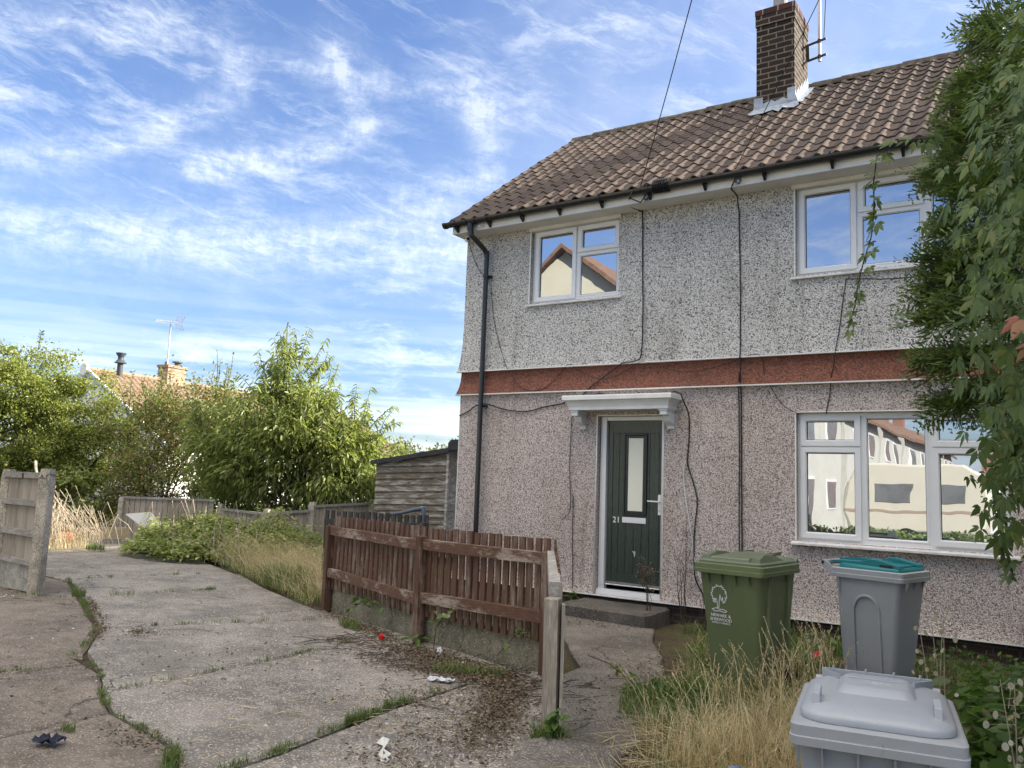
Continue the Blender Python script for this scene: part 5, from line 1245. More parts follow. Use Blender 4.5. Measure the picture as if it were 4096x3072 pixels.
# --- cherry like tree with drooping lance leaves
E3=[(-7.9,3.0,2.2,1.15,1.0,1.15),(-7.1,3.3,2.7,.95,.9,.95),(-6.6,3.6,1.9,1.1,.9,1.0),(-5.9,3.9,2.1,.65,.65,.75),(-8.6,2.7,1.9,.9,.9,1.2),(-7.3,3.2,3.55,.45,.45,.6),(-5.75,4.0,1.3,.8,.7,.7)]
shs=shoots(E3,110,.85,1.2,12,.7)
shs+=[((-7.2,3.0,3.3),(-7.15,2.7,4.65),14),((-7.25,3.0,3.3),(-7.45,2.8,4.55),13),((-7.1,3.0,3.2),(-6.75,3.0,4.15),13),((-7.5,3.0,3.1),(-7.95,2.7,4.0),13),((-7.7,3,3.0),(-8.2,2.5,3.75),12),((-6.9,3.2,3.1),(-6.45,3.3,3.9),12),((-5.7,3.9,2.6),(-5.45,3.9,3.5),12),((-5.6,3.9,2.4),(-4.95,4.1,3.1),12),((-5.7,3.9,2.2),(-4.85,4.2,2.75),12),((-5.9,3.9,2.7),(-5.95,3.8,3.35),11),((-5.6,4,2.0),(-4.75,4.3,2.35),11),((-6.5,3.4,3.0),(-6.0,3.5,3.55),10)]
tree('drooping_tree','open green tree with long drooping leaves beside the shed','tree',(-7.2,3.4,0),E3,210,27000,.34,None,M['cherry'],.14,.042,.5,5,.05,None,shs,.5,limbs=110,shell=.6)
# --- understorey hedge along the back fence
E4=[(-9.6,3.6,.8,1.3,.7,1.0),(-7.8,4.0,.8,1.2,.7,.9),(-6.2,4.6,.9,1.1,.7,.9),(-13.2,1.6,.7,.8,.6,.8)]
tree('understorey_bush','dense lower bush with small leaves directly behind the old fence panels','bush',(-8,4,0),E4,120,20000,.4,None,M['bramble'],.09,.05,.1,4,.03,None,None,.1,limbs=30)
E5=[(-12.6,13.7,1.7,1.5,1.5,1.1),(-10.8,14.6,1.6,1.6,1.4,1.05),(-9,16,1.5,2,1.4,1.0)]
tree('far_bush','pale yellow-green bush in the distance above the shed roof','bush',(-11.5,14.4,0),E5,80,16000,.55,None,M['farbush'],.12,.06,.0,4,.05,None,shoots(E5,24,.6,2.0,8,1.),.3,limbs=20)
# --- brambles over the back of the drive
BR=Leaves(); P=[]
for (cx,cy,rx,ry,hh,n) in((-6.7,.75,1.5,1.0,.55,6500),(-5.6,.9,1.3,1.0,.60,5500),(-8.3,1.75,1.2,.7,.5,3000),(-4.5,.7,1.1,.9,.62,3800),(-6.2,-.15,1.3,.6,.28,2600)):
    a=RNG.uniform(0,2*np.pi,n); r=np.sqrt(RNG.uniform(0,1,n)); x=cx+rx*r*np.cos(a); y=cy+ry*r*np.sin(a); z=hh*(np.sqrt(np.maximum(0,1-r**2))*(.75+.35*np.sin(x*3.3+1.)*np.cos(y*4.1)+.15*np.sin(x*9.))*RNG.uniform(.3,1.15,n)**.6+RNG.exponential(.10,n))+RNG.uniform(0,.06,n)
    P.append(np.stack([x,y,z],1))
P=np.concatenate(P); D=RNG.normal(size=P.shape); D[:,2]*=.4
rleaf(BR,P,D,.085,.055,.2,.15,np.array([0,0,2.]))
tag(BR.build('brambles',M['bramble']),kind='stuff')
cn=MB()
for i in range(70):
    a=Vector((random.uniform(-8.5,-3.8),random.uniform(-.1,1.4),0)); b=a+Vector((random.uniform(-.9,.9),random.uniform(-.9,.3),random.uniform(0,.2))); m_=(a+b)/2+Vector((0,0,random.uniform(.4,.95)))
    cn.tube([a,a.lerp(m_,.6)+Vector((0,0,.1)),m_,m_.lerp(b,.6)+Vector((0,0,.05)),b],[.006,.006,.005,.004,.003],4,False)
tag(cn.build('bramble_stems',M['twig']),kind='stuff')
# --- grass blades
def blades(L,P,h,wd,lean=.5,dirb=None,seg=3,hv=.5):
    N=len(P); P=P.astype(float); hh=h*RNG.uniform(1-hv,1+hv*.6,(N,1)); a=RNG.uniform(0,2*np.pi,N); d=np.stack([np.cos(a),np.sin(a),np.zeros(N)],1)
    if dirb is not None: d=nrm(d+np.array(dirb))
    ln=lean*RNG.uniform(.2,1.6,(N,1)); s=np.stack([-np.sin(a),np.cos(a),np.zeros(N)],1)*(wd*.5)
    pts=[]
    for k in range(seg+1):
        t=k/seg; c=P+np.array([0,0,1])*hh*(t-.35*ln*t*t*.8)+d*hh*ln*t*t*.9
        if k<seg: pts+= [c-s*(1-t*.75),c+s*(1-t*.75)]
        else: pts.append(c)
    V=np.stack(pts,1); nv=V.shape[1]
    q=[(2*k,2*k+1,2*k+3,2*k+2) for k in range(seg-1)]
    if q: L.add(V,q,nv); n0=L.n-N*nv; base=n0+np.arange(N)[:,None,None]*nv; L.F.append((np.array([(nv-3,nv-2,nv-1)])[None]+base).reshape(-1,3))
def patch(cx,cy,rx,ry,n,rot=0.,zf=None):
    a=RNG.uniform(0,2*np.pi,n); r=np.sqrt(RNG.uniform(0,1,n)); x=rx*r*np.cos(a);y=ry*r*np.sin(a); c,s_=math.cos(rot),math.sin(rot)
    X=cx+x*c-y*s_; Y=cy+x*s_+y*c; Z=np.array([0. if zf is None else zf(a_,b_) for a_,b_ in zip(X,Y)]); return np.stack([X,Y,Z],1)
def heads(L,P,h,lean,dirb=None):
    "seed heads: thin stems ending in a feathery ear"
    for p in P:
        a=random.uniform(0,2*math.pi); d=np.array([math.cos(a),math.sin(a),0])*lean*random.uniform(.3,1.3)
        if dirb is not None: d=d+np.array(dirb)*lean
        hh=h*random.uniform(.7,1.2); t=np.linspace(0,1,5)[:,None]; c=np.array(p)+np.array([0,0,1])*hh*(t-.18*t*t)+d*hh*t**2
        s=np.array([-math.sin(a),math.cos(a),0])*.0013
        V=np.concatenate([c-s,c+s],0)[None]; L.add(V,[(k,k+5,k+6,k+1) for k in range(4)],10)
        tip=c[-1]; ax=nrm((c[-1]-c[-2])[None])[0]; k_=12; Q=tip-ax*np.linspace(.0,.11,k_)[:,None]
        D=ax[None]*1.2+RNG.normal(size=(k_,3))*.45; rleaf(L,Q,D,.018,.004,.1)
# dry grass verge beside the brown fence
G=Leaves()
def vline(t): return (-5.05+4.55*t, -.14-2.08*t)
Ps=[]
for i in range(5200):
    t=random.random(); x,y=vline(t); o=random.uniform(0,1)**.8*1.25; Ps.append((x+o*.35+random.gauss(0,.05),y+o*.9,0))
Ps=np.array(Ps); m_=RNG.uniform(size=len(Ps))
blades(G,Ps[:3300],.40,.0055,1.3,(.1,-.8,0),4,.85); blades(G,Ps[3300:],.2,.006,1.5,(.1,-.5,0),3,.8); heads(G,Ps[:1100],.56,.7,(-.1,-.4,0))
tag(G.build('dry_verge_grass',M['straw']),kind='stuff')
G=Leaves(); Ps=[]
for i in range(1500):
    t=random.random(); x,y=vline(t); o=random.uniform(0,.7); Ps.append((x+o*.3,y-.06+o*.7,0))
blades(G,np.array(Ps),.20,.007,.6,(.2,-.4,0),3,.6)
# far green strip in the middle of verge
blades(G,patch(-1.9,-1.25,.6,.3,1400,-.4),.32,.008,.5,(0,-.4,0),3,.5)
# tufts along slab joints
def tuft_line(pts,n,h,spread=.03,dens=28):
    for i in range(n):
        k=random.randrange(len(pts)-1); a=np.array(pts[k]);b=np.array(pts[k+1]); p=a+(b-a)*random.random()
        r=random.uniform(.02,.07); blades(G,patch(p[0],p[1],r*1.8,r*.8,int(dens*random.uniform(.5,1.4)),math.atan2(*(b-a)[::-1])),h*random.uniform(.5,1.3),.005,.7,None,3,.5)
tuft_line([(3.38,-6.6),(3.38,-6.0),(3.23,-4.9),(3.22,-4.3)],15,.065,dens=45)
tuft_line([(3.40,-6.3),(3.30,-5.4),(3.25,-5.0)],8,.075,dens=60)
tuft_line([(-.93,-4.6),(-2.7,-3.76),(-4.3,-3.05)],22,.05,dens=40); tuft_line([(-.8,-4.64),(.08,-5.27)],9,.045)
tuft_line([(1.50,-5.9),(1.52,-4.6),(1.46,-3.42)],12,.05)
tuft_line([(-.74,-4.62),(-.30,-3.9),(.36,-2.8)],8,.05)
tuft_line([(-2.66,-3.7),(-2.13,-1.88)],10,.07)
tuft_line([(-4.3,-3.0),(-3.64,-1.06)],8,.06)
tuft_line([(.2,-5.44),(.9,-5.58),(1.48,-5.91),(1.95,-6.13),(2.9,-6.3),(3.36,-6.63)],26,.045)
tuft_line([(.52,-5.56),(.42,-6.2)],8,.03); tuft_line([(-4.2,-4.75),(-2.5,-5.25),(-1,-5.58)],7,.04)
tuft_line([(-3.4,-4.15),(-2.6,-3.85),(-2.0,-4.05)],10,.06)
tuft_line([(2.9,-6.3),(3.3,-6.65)],8,.07,dens=50)
blades(G,patch(-2.75,-3.75,.10,.07,120),.14,.006,.5); blades(G,patch(2.15,-6.5,.05,.04,70),.05,.005,.9)
blades(G,patch(3.05,-3.75,.32,.12,420,.4),.10,.006,.8); blades(G,patch(.95,-2.95,.22,.07,220,-.35),.12,.005,.8)
blades(G,patch(4.47,-4.83,.13,.10,300),.13,.007,.7); blades(G,patch(-8.0,-.55,.22,.15,260),.16,.007,.9)
tag(G.build('joint_grass',M['grass']),kind='stuff')
# front garden: green under-grass, dry grass clumps
G=Leaves()
gz=lambda x,y: bedz(x,y)-.01
P=np.concatenate([patch(4.72,-1.6,.62,1.15,4200,.35,gz),patch(4.75,-2.5,.35,.8,1000,.3,gz),patch(5.3,-3.6,.9,.8,3200,0,gz),patch(4.6,-.55,1.0,.35,1300,0,gz),patch(6.5,-1.3,1.0,.6,900,0,gz),patch(5.9,-4.6,.8,.9,1800,0,gz)])
blades(G,P,.19,.007,.85,None,3,.6); tag(G.build('garden_grass',M['grass']),kind='stuff')
G=Leaves()
P=patch(4.85,-1.9,.6,1.2,2600,.35,gz); D=RNG.normal(size=P.shape); D[:,2]=np.abs(D[:,2])*.5; P[:,2]+=RNG.uniform(.02,.14,len(P)); rleaf(G,P,D,.05,.028,.2)
P=patch(7.25,-3.6,.75,1.3,3300,0,gz); P[:,2]+=RNG.uniform(0,.5,len(P)); D=RNG.normal(size=P.shape); D[:,2]*=.5; rleaf(G,P,D,.11,.075,.2,.1,np.array([0,0,1.5]))
P=patch(4.65,-3.35,.22,.3,500,0,gz); P[:,2]+=RNG.uniform(.02,.12,len(P)); D=RNG.normal(size=P.shape); rleaf(G,P,D,.06,.035,.2)
P=patch(6.2,-.9,1.2,.5,600,0,gz); P[:,2]+=RNG.uniform(.0,.22,len(P)); D=RNG.normal(size=P.shape); rleaf(G,P,D,.06,.035,.2)
tag(G.build('weeds',M['weed']),kind='stuff')
G=Leaves()
P=np.concatenate([patch(5.62,-3.55,.26,.32,700,0,gz),patch(5.45,-4.15,.30,.40,620,0,gz),patch(5.75,-4.4,.30,.45,800,0,gz),patch(5.32,-4.55,.22,.3,420,0,gz)])
blades(G,P,.30,.0042,1.15,(-.05,.05,0),4,.65); 
hp=np.concatenate([patch(5.6,-3.6,.3,.3,80,0,gz),patch(5.4,-4.4,.5,.7,120,0,gz)]); heads(G,hp,.62,.35,(-.25,.1,0)); heads(G,patch(5.7,-3.5,.22,.25,40,0,gz),.80,.30,(-.25,.15,0))
P=patch(4.85,-2.3,.5,1.2,900,.35,gz); blades(G,P,.26,.004,.9,None,4,.6); heads(G,P[:30],.45,.5)
tag(G.build('dry_garden_grass',M['straw']),kind='stuff')
G=Leaves(); P=np.concatenate([patch(5.5,-4.5,.36,.40,1900,0,gz),patch(5.5,-3.8,.22,.3,700,0,gz)]); blades(G,P,.17,.004,1.4,None,4,.6); tag(G.build('brown_matted_grass',M['straw2']),kind='stuff')
# matted straw lying flat
G=Leaves(); P=np.concatenate([patch(5.4,-4.4,.62,1.1,2300,0,gz),patch(4.8,-2.5,.45,1.1,600,.3,gz)]); P[:,2]+=RNG.uniform(.0,.10,len(P)); D=RNG.normal(size=P.shape); D[:,2]*=.15; rleaf(G,P,D,.28,.0035,.1); 
P=np.concatenate([patch(3.5,-5.5,.9,1.0,260,0),patch(2.4,-5.0,1.2,1.0,110,0),patch(-8.6,-1.1,1.3,.8,500,0)]); P[:,2]+=.014; D=RNG.normal(size=P.shape); D[:,2]*=.03; rleaf(G,P,D,.13,.0035,.1)
tag(G.build('loose_straw',M['straw']),kind='stuff')
# leaf litter at the foot of the fence
G=Leaves(); Q=[]
for (x,y,rx,ry,n,rot) in((2.55,-3.55,.75,.20,1900,-.25),(3.15,-3.75,.5,.25,1700,-.2),(3.75,-4.3,.20,.75,1700,.5),(-.5,-4.8,.5,.06,200,-.6),(-1.8,-4.1,.9,.05,240,-.45),(3.3,-4.6,.5,.5,300,0),(1.0,-2.85,1.0,.10,900,-.38),(2.6,-3.9,.55,.22,500,0),(4.05,-4.9,.25,.5,500,.3),(3.9,-5.2,.45,.5,260,0),(-.2,-4.55,.2,.14,120,0),(4.4,-3.2,.25,.7,90,.4),(4.9,-5.0,.2,.2,40,0),(2.6,-6.35,.35,.12,150,0),(4.2,-2.4,.5,.7,170,0),(4.3,-4.1,.25,.5,90,0),(2.7,-.9,.6,.25,110,0),(4.8,-5.2,.3,.4,120,0),(1.5,-4.6,1.5,.9,160,0),(.2,-6.2,1.4,.6,160,0),(3.9,-5.7,.25,.15,90,0)):
    c_,s_=math.cos(rot),math.sin(rot); g1=RNG.normal(size=n)*rx*.55*(1+.35*np.sin(np.arange(n)*.37)); g2=RNG.normal(size=n)*ry*.55; Q.append(np.stack([x+g1*c_-g2*s_,y+g1*s_+g2*c_,np.zeros(n)],1))
P=np.concatenate(Q); P[:,2]+=RNG.uniform(.008,.03,len(P)); D=RNG.normal(size=P.shape); D[:,2]*=.25; rleaf(G,P,D,.026,.015,.6,.1,np.array([0,0,1.0]))
tag(G.build('leaf_litter',M['dead']),kind='stuff')
tw=MB()
for i in range(330):
    k=random.random(); 
    x=random.uniform(1.2,4.0); y=-2.75-.33*x*.6-random.uniform(0,.75); a=random.uniform(0,6.3); l=random.uniform(.08,.32)
    tw.tube([(x,y,.014),(x+l*.5*math.cos(a)+random.gauss(0,.02),y+l*.5*math.sin(a)+random.gauss(0,.02),.022),(x+l*math.cos(a),y+l*math.sin(a),.013)],[.003,.0025,.0015],4,False)
for i in range(40):
    x=random.uniform(3.9,4.9); y=random.uniform(-4.4,-2.0); a=random.uniform(0,6.3); l=random.uniform(.08,.25)
    tw.tube([(x,y,.02),(x+l*math.cos(a),y+l*math.sin(a),.024)],[.003,.0015],4,False)
tag(tw.build('fallen_twigs',M['darkstem']),kind='stuff')
# small leafy weeds growing on the wall and at posts
def sprig(name,label,stem,leaves,size,mat=M['creeper'],cat='weed',width=.6,smat=None):
    T=thing(name,label,cat,stem[0]); MB().tube(stem,[.004]*(len(stem)-1)+[.002],5,False).build('stem',smat or M['darkstem'],T)
    L=Leaves(); pts=np.array(stem); n=leaves; t=RNG.uniform(.25,1,n)*(len(stem)-1); i=np.minimum(t.astype(int),len(stem)-2); f=(t-i)[:,None]; P=pts[i]*(1-f)+pts[i+1]*f; D=RNG.normal(size=P.shape); D[:,2]*=.4; P=P+RNG.normal(size=P.shape)*size*.3
    rleaf(L,P,D,size,size*width,.2,.2,np.array([0,0,1.5])); L.build('leaves',mat,T); return T
sprig('bramble_sprig','leafy bramble sprig growing over the low wall under the left fence bay',[(.55,-2.62,.0),(.72,-2.68,.15),(.95,-2.74,.27),(1.15,-2.82,.26),(1.35,-2.9,.2)],26,.085)
sprig('bramble_sprig','arched bramble stem with few leaves on the low wall beside the middle post',[(2.25,-3.2,.0),(2.28,-3.22,.2),(2.4,-3.25,.33),(2.5,-3.27,.36),(2.3,-3.25,.40)],11,.08)
sprig('bramble_sprig','yellow-green leaved shoot at the right end of the low wall',[(3.1,-3.42,.1),(3.3,-3.45,.3),(3.45,-3.48,.38),(3.4,-3.5,.2)],10,.07,M['weed'])
sprig('dock_weed','broad green weed leaves at the foot of the middle fence post',[(2.0,-3.14,0),(2.02,-3.16,.05),(2.05,-3.17,.09)],10,.14,M['weed'],width=.3)
sprig('ivy_shoot','dark leafy shoot trailing on the path beside the weathered post',[(3.9,-3.3,.2),(4.1,-3.35,.18),(4.3,-3.4,.10),(4.45,-3.5,.05),(4.55,-3.7,.03)],34,.075)
sprig('ivy_shoot','small green weed at the foot of the weathered post by the path kerb',[(4.45,-4.85,0),(4.5,-4.87,.10),(4.52,-4.85,.18)],44,.06,M['weed'])
sprig('wall_weed','small weed where the wall meets the doorstep, left of the door',[(1.9,-.12,.02),(1.95,-.14,.15),(2.02,-.15,.24)],18,.09)
# dead stems right of door
def deadplant(label,x,y,h,n,lean,seeds=30,name='dead_plant'):
    T=thing(name,label,'dead plant',(x,y,0)); mb=MB(); L=Leaves(); Q=[]
    for i in range(n):
        a=random.uniform(0,6.3); hh=h*random.uniform(.6,1); d=Vector((math.cos(a),math.sin(a)*.6,0))*lean*hh*random.uniform(.2,1)
        P=[Vector((x+random.gauss(0,.03),y+random.gauss(0,.03),-.02))+d*(t**1.4)+Vector((random.gauss(0,.006),random.gauss(0,.006),hh*t)) for t in (0,.25,.5,.75,1)]
        mb.tube(P,[.005,.004,.0035,.003,.0015],4,False)
        for j in range(5):
            t=random.uniform(.5,1); q=P[0]+d*t**1.4+Vector((0,0,hh*t)); e=q+Vector((random.gauss(0,.05),random.gauss(0,.03),random.uniform(.02,.10))); mb.tube([q,e],[.002,.001],3,False); Q+= [tuple(e)]*max(1,seeds//(n*2))
    mb.build('stems',M['darkstem'],T); Q=np.array(Q)+RNG.normal(size=(len(Q),3))*.02; rleaf(L,Q,RNG.normal(size=Q.shape),.018,.010,.3); L.build('seed_heads',M['dead'],T)
deadplant('rusty-brown dead seed stems in front of the lower right of the green door',3.12,-.45,.85,5,.12,260)
deadplant('thin dark dead stems leaning on the wall right of the door',3.42,-.12,1.35,6,.10,40)
deadplant('dark wiry dead stems at the wall foot between door and green bin',3.75,-.25,.7,8,.35,30)
# bare brush heap
T=thing('dead_branch_heap','pale bare twiggy dead branch heap beside the left concrete post','dead branches',(-8.9,-.9,0)); mb=MB()
for i in range(520):
    a=Vector((-9.55+random.gauss(0,.22),-.75+random.gauss(0,.25),random.uniform(.75,1.15))) if i<60 else Vector((random.uniform(-10.1,-8.5),random.uniform(-1.4,-.1),random.uniform(.1,.8)))
    d=Vector((random.uniform(-.1,.8),random.uniform(-.4,.5),-1)).normalized()*random.uniform(.4,1.0); b=a+d
    if b.z<0: b=a+d*((a.z-.01)/(a.z-b.z))
    if a.z>.78 and b.z>.9: continue
    mb.tube([a,(a+b)/2+Vector((random.gauss(0,.05),random.gauss(0,.05),.06)),b],[.007,.005,.002],4,False)
mb.build('twigs',M['twig'],T)
mb=MB(); limb(mb,(-10.6,-.5,1.6),(-9.4,-.7,1.0),.03,.015,5,.1); limb(mb,(-9.6,-.7,1.1),(-8.65,-.2,.2),.016,.008,6,.1); mb.build('branch',M['twig'],T)
G=Leaves(); P=patch(-9.2,-.8,.9,.6,900,0); blades(G,P,.35,.006,.6,None,3,.6); tag(G.build('straw_heap_grass',M['straw']),kind='stuff')
# honesty plants with round papery pods
def honesty(label,x,y,h,n,pods):
    T=thing('honesty_plant',label,'seed plant',(x,y,gz(x,y)),'dry honesty plants with papery pods'); mb=MB(); L=Leaves(); Q=[]
    z0=gz(x,y)
    for i in range(n):
        a=random.uniform(0,6.3); d=Vector((math.cos(a),math.sin(a),0))*.16*random.uniform(.2,1); P=[Vector((x,y,z0))+d*t*t+Vector((random.gauss(0,.01),random.gauss(0,.01),h*t)) for t in(0,.3,.6,1)]
        mb.tube(P,[.004,.0035,.003,.0015],4,False)
        for j in range(pods):
            t=random.uniform(.62,1.02); q=Vector((x,y,z0))+d*t*t+Vector((0,0,h*t)); e=q+Vector((random.gauss(0,.05),random.gauss(0,.05),random.gauss(0,.03))); mb.tube([q,e],[.0012,.001],3,False); Q.append(e)
    mb.build('stems',M['twig'],T)
    N=10; V=[]
    for e in Q:
        nn=Vector((random.gauss(0,.6),-1+random.gauss(0,.4),random.gauss(0,.4))).normalized(); u=nn.cross(Vector((0,0,1))).normalized(); v=u.cross(nn); r=random.uniform(.009,.014)
        V.append([tuple(e+u*r*math.cos(2*math.pi*k/N)+v*r*1.25*math.sin(2*math.pi*k/N)) for k in range(N)])
    L.add(np.array(V),[tuple(range(N))],N); L.build('pods',M['seedpod'],T)
honesty('honesty plant with many papery seed pods right of the large grey bin',6.93,-5.45,1.16,6,9)
honesty('smaller honesty plant with a few pods between the teal-lidded bin and the large grey bin',6.52,-4.35,.98,4,5)
honesty('sparse honesty stem with white pods beside the red scrap',5.42,-2.3,.52,3,5)
G=Leaves(); heads(G,patch(6.1,-4.7,.15,.2,6,0,gz),.75,.4); heads(G,patch(7.1,-5.6,.2,.3,60,0,gz),.8,.25); blades(G,patch(7.1,-5.8,.2,.4,350,0,gz),.6,.004,.3,None,4,.5); tag(G.build('dry_stalks',M['straw']),kind='stuff')
# ================================================================ CONIFER WITH VIRGINIA CREEPER
CT=thing('conifer','tall dark green conifer overhanging the right edge of the photo','conifer',(8.35,-4.2,-.1))
EC=[(8.50,-4.3,2.9,1.52,1.6,2.2),(8.95,-4.4,4.2,1.45,1.6,1.5),(8.75,-4.3,1.9,1.30,1.4,1.1),(9.9,-2.9,2.6,1.7,1.6,2.6),(10.2,-1.9,3.4,1.6,1.4,2.8)]  # last lobe is an unseen addition that widens the shade over the drive
mb=MB(); tp=limb(mb,(8.5,-4.1,-.2),(8.5,-4.1,5.4),.13,.03,12,.02,10)
L=Leaves(); NB=5200
Cs=crownpts(EC,NB,.30,.9)
cx=np.array([8.6,-4.1]); 
def frond(L,base,d,ln,n1=7):
    "flat feathery conifer spray: main rib with side ribs of scale leaves"
    d=nrm(d[None])[0]; up=np.array([0,0,1.])+RNG.normal(size=3)*.5; s=nrm(np.cross(d,up)[None])[0]
    P=[];D=[];W_=[]
    t=np.linspace(.1,1,n1)
    for k,tt in enumerate(t):
        o=base+d*ln*tt+np.array([0,0,-1])*ln*.16*tt*tt
        for sg in (-1,1):
            dd=nrm((d*.75+s*sg*.8)[None])[0]; l2=ln*.5*(1.08-tt)*RNG.uniform(.7,1.2)+.015
            for j in range(3):
                P.append(o+dd*l2*j/3); D.append(dd*l2/3*1.5+RNG.normal(size=3)*.006)
    P=np.array(P);D=np.array(D); l=np.linalg.norm(D,axis=1,keepdims=True)*1.3; D=nrm(D); S=nrm(np.cross(D,nrm(np.cross(s,d)[None]))); w_=.007
    V=np.stack([P-S*w_*.6,P+D*l*.5-S*w_,P+D*l,P+D*l*.5+S*w_],1); L.add(V,[(0,1,2,3)],4)
    st=np.array([[base-s*.002,base+d*ln*.98-s*.001,base+d*ln*.98+s*.001,base+s*.002]]); L.add(st,[(0,1,2,3)],4)
camp=np.array([7.08,-9.3,1.56])
cnt=0
for c in Cs:
    out=np.array([c[0]-cx[0],c[1]-cx[1],0.]); out=nrm(out[None])[0]
    if out[1]>.55 and out[0]>.1: continue
    k=4 if out[1]<.5 else 2
    for j in range(k):
        d=out*1.+RNG.normal(size=3)*.45+np.array([0,0,-.15 if c[2]<3.6 else .25]); frond(L,c+RNG.normal(size=3)*.13,d,RNG.uniform(.18,.38),6); cnt+=1
# explicit outer boughs reaching over the windows (feathery tips)
BO=[((7.2, -4.0, 3.55), (6.62, -3.7, 3.85)), ((7.2, -4.0, 3.2), (6.6, -3.8, 3.45)), ((7.1, -4.0, 2.95), (6.5, -3.8, 3.0)), ((7.1, -4.1, 2.7), (6.48, -3.9, 2.62)), ((7.1, -4.0, 2.45), (6.48, -3.9, 2.35)), ((7.1, -4.0, 2.25), (6.54, -3.9, 2.1)), ((7.2, -4.2, 4.1), (6.8, -3.9, 4.35)), ((7.3, -4.3, 4.5), (6.95, -4.1, 4.85)), ((7.0, -4, 3.4), (6.5, -3.6, 3.62)), ((7.1, -4, 2.85), (6.46, -3.8, 2.8)), ((7.1, -4, 3.05), (6.55, -3.7, 3.22)), ((7.2, -4.2, 3.9), (6.7, -3.9, 4.02))]
for a,b in BO:
    a_=Vector(a)+Vector((1.2,0,0)); pts=limb(mb,a_,b,.022,.004,7,.03,5)
    A=np.array(a);Bb=np.array(b)
    for i in range(95):
        t=random.random()**.7; p=A+(Bb-A)*t+RNG.normal(size=3)*.10*(1.15-t); d=(Bb-A)/np.linalg.norm(Bb-A)+RNG.normal(size=3)*.5; frond(L,p,d,RNG.uniform(.12,.26),6)
mb.build('trunk',M['bark'],CT)
L.build('crown',M['conifer'],CT)
# creeper: five-leaflet drooping leaves
VT=thing('virginia_creeper','glossy five-fingered virginia creeper draped over the conifer at the right edge','climbing plant',(7.2,-5.4,1.0))
def palmate(L,P,F,size):
    "P points, F facing direction (leaf normal); five leaflets hang from each point"
    for p,f,sz in zip(P,F,size):
        f=nrm(f[None])[0]; down=nrm((np.array([0,0,-1.])+RNG.normal(size=3)*.3)[None])[0]; down=nrm((down-f*np.dot(down,f))[None])[0]; side=np.cross(f,down)
        Q=[];D=[]
        for a in (-78,-40,0,40,78):
            aa=R(a+random.uniform(-9,9)); D.append(down*math.cos(aa)+side*math.sin(aa)+f*random.uniform(.0,.35)); Q.append(p)
        Q=np.array(Q);D=nrm(np.array(D)); S=nrm(np.cross(D,f[None]+RNG.normal(size=(5,3))*.15)); Nn=np.cross(S,D)
        l=sz*np.array([.62,.85,1.,.85,.62])[:,None]; w_=l*.19; fo=.3
        g=np.array([0,0,-1.])
        b0=Q+D*l*.10; c1=Q+D*l*.42; c2=Q+D*l*.72+g*l*.06; tip=Q+D*l+g*l*.18
        V=np.stack([b0,c1+S*w_-Nn*w_*fo,c2+S*w_*.72-Nn*w_*fo,tip,c2-S*w_*.72-Nn*w_*fo,c1-S*w_-Nn*w_*fo,c1,c2],1)
        L.add(V,[(0,1,6,5)],8); n0=L.n-5*8; base=n0+np.arange(5)[:,None,None]*8; L.F.append((np.array([(1,2,7,6),(6,7,4,5),(2,3,4,7)])[None]+base).reshape(-1,4))
EV=[(7.90,-5.2,2.3,1.10,1.2,1.5),(8.22,-4.9,3.6,1.22,1.4,1.5),(7.88,-5.3,1.8,1.02,1.1,.9),(7.60,-5.5,2.7,.80,.9,1.0)]
LC=Leaves(); LR=Leaves()
P=crownpts(EV,8000,.12,1.05); out=nrm(P-np.array([8.3,-4.6,2.8])); keep=(out[:,1]<.35)&(out[:,0]<.75); P=P[keep];out=out[keep]
P=P+RNG.normal(size=P.shape)*.07
palmate(LC,P,out+RNG.normal(size=P.shape)*.35+np.array([-.1,-.4,.25]),RNG.uniform(.045,.088,len(P)))
# hanging tendrils
def strand(label,pts,n,size,T=None):
    T=T or thing('creeper_strand',label,'creeper strand',pts[0]); MB().tube(pts,[.004]*(len(pts)-1)+[.002],5,False).build('stem',M['darkstem'],T)
    L=Leaves(); pts=np.array(pts); t=np.linspace(.0,len(pts)-1.001,n)+RNG.uniform(-.1,.1,n); t=np.clip(t,0,len(pts)-1.001); i=t.astype(int); f=(t-i)[:,None]; Q=pts[i]*(1-f)+pts[i+1]*f+RNG.normal(size=(n,3))*.012
    fo=RNG.normal(size=(n,3))*.5+np.array([-.2,-1,.3]); palmate(L,Q,fo,size*RNG.uniform(.7,1.1,n)*(1-.35*np.linspace(0,1,n))); L.build('leaves',M['creeper'],T); return T
strand('long creeper tendril hanging free in front of the upper window',[(6.65,-4.3,3.58),(6.52,-4.38,3.55),(6.39,-4.47,3.53),(6.29,-4.52,3.44),(6.27,-4.52,3.28),(6.27,-4.5,3.15),(6.25,-4.49,2.99),(6.21,-4.49,2.86),(6.18,-4.5,2.73),(6.16,-4.5,2.6),(6.12,-4.5,2.46)],30,.095)
strand('creeper strand hanging low beside the ground-floor window and the grey bin',[(7.05,-5.3,2.1),(6.95,-5.2,1.9),(6.87,-5.13,1.72),(6.85,-5.09,1.55),(6.86,-5.05,1.38),(6.90,-5.01,1.22)],24,.12)
LC.build('leaves',M['creeper'],VT)
palmate(LR,np.array([(7.00,-6.30,2.13),(7.02,-6.28,2.05),(7.04,-6.3,2.2)]),np.array([(-.3,-1,.4)]*3),np.array([.085,.075,.07])); LR.build('red_leaves',M['redleaf'],VT)
VS=MB(); 
for i in range(16):
    a=Vector((7.3+random.random(),-5.6,random.uniform(1,4))); VS.tube([a,a+Vector((-.1,.1,.5)),a+Vector((.1,.15,1.1))],.006,4,False)
VS.build('stem',plain('vine_stem',(.16,.07,.05),.6,.2),VT)
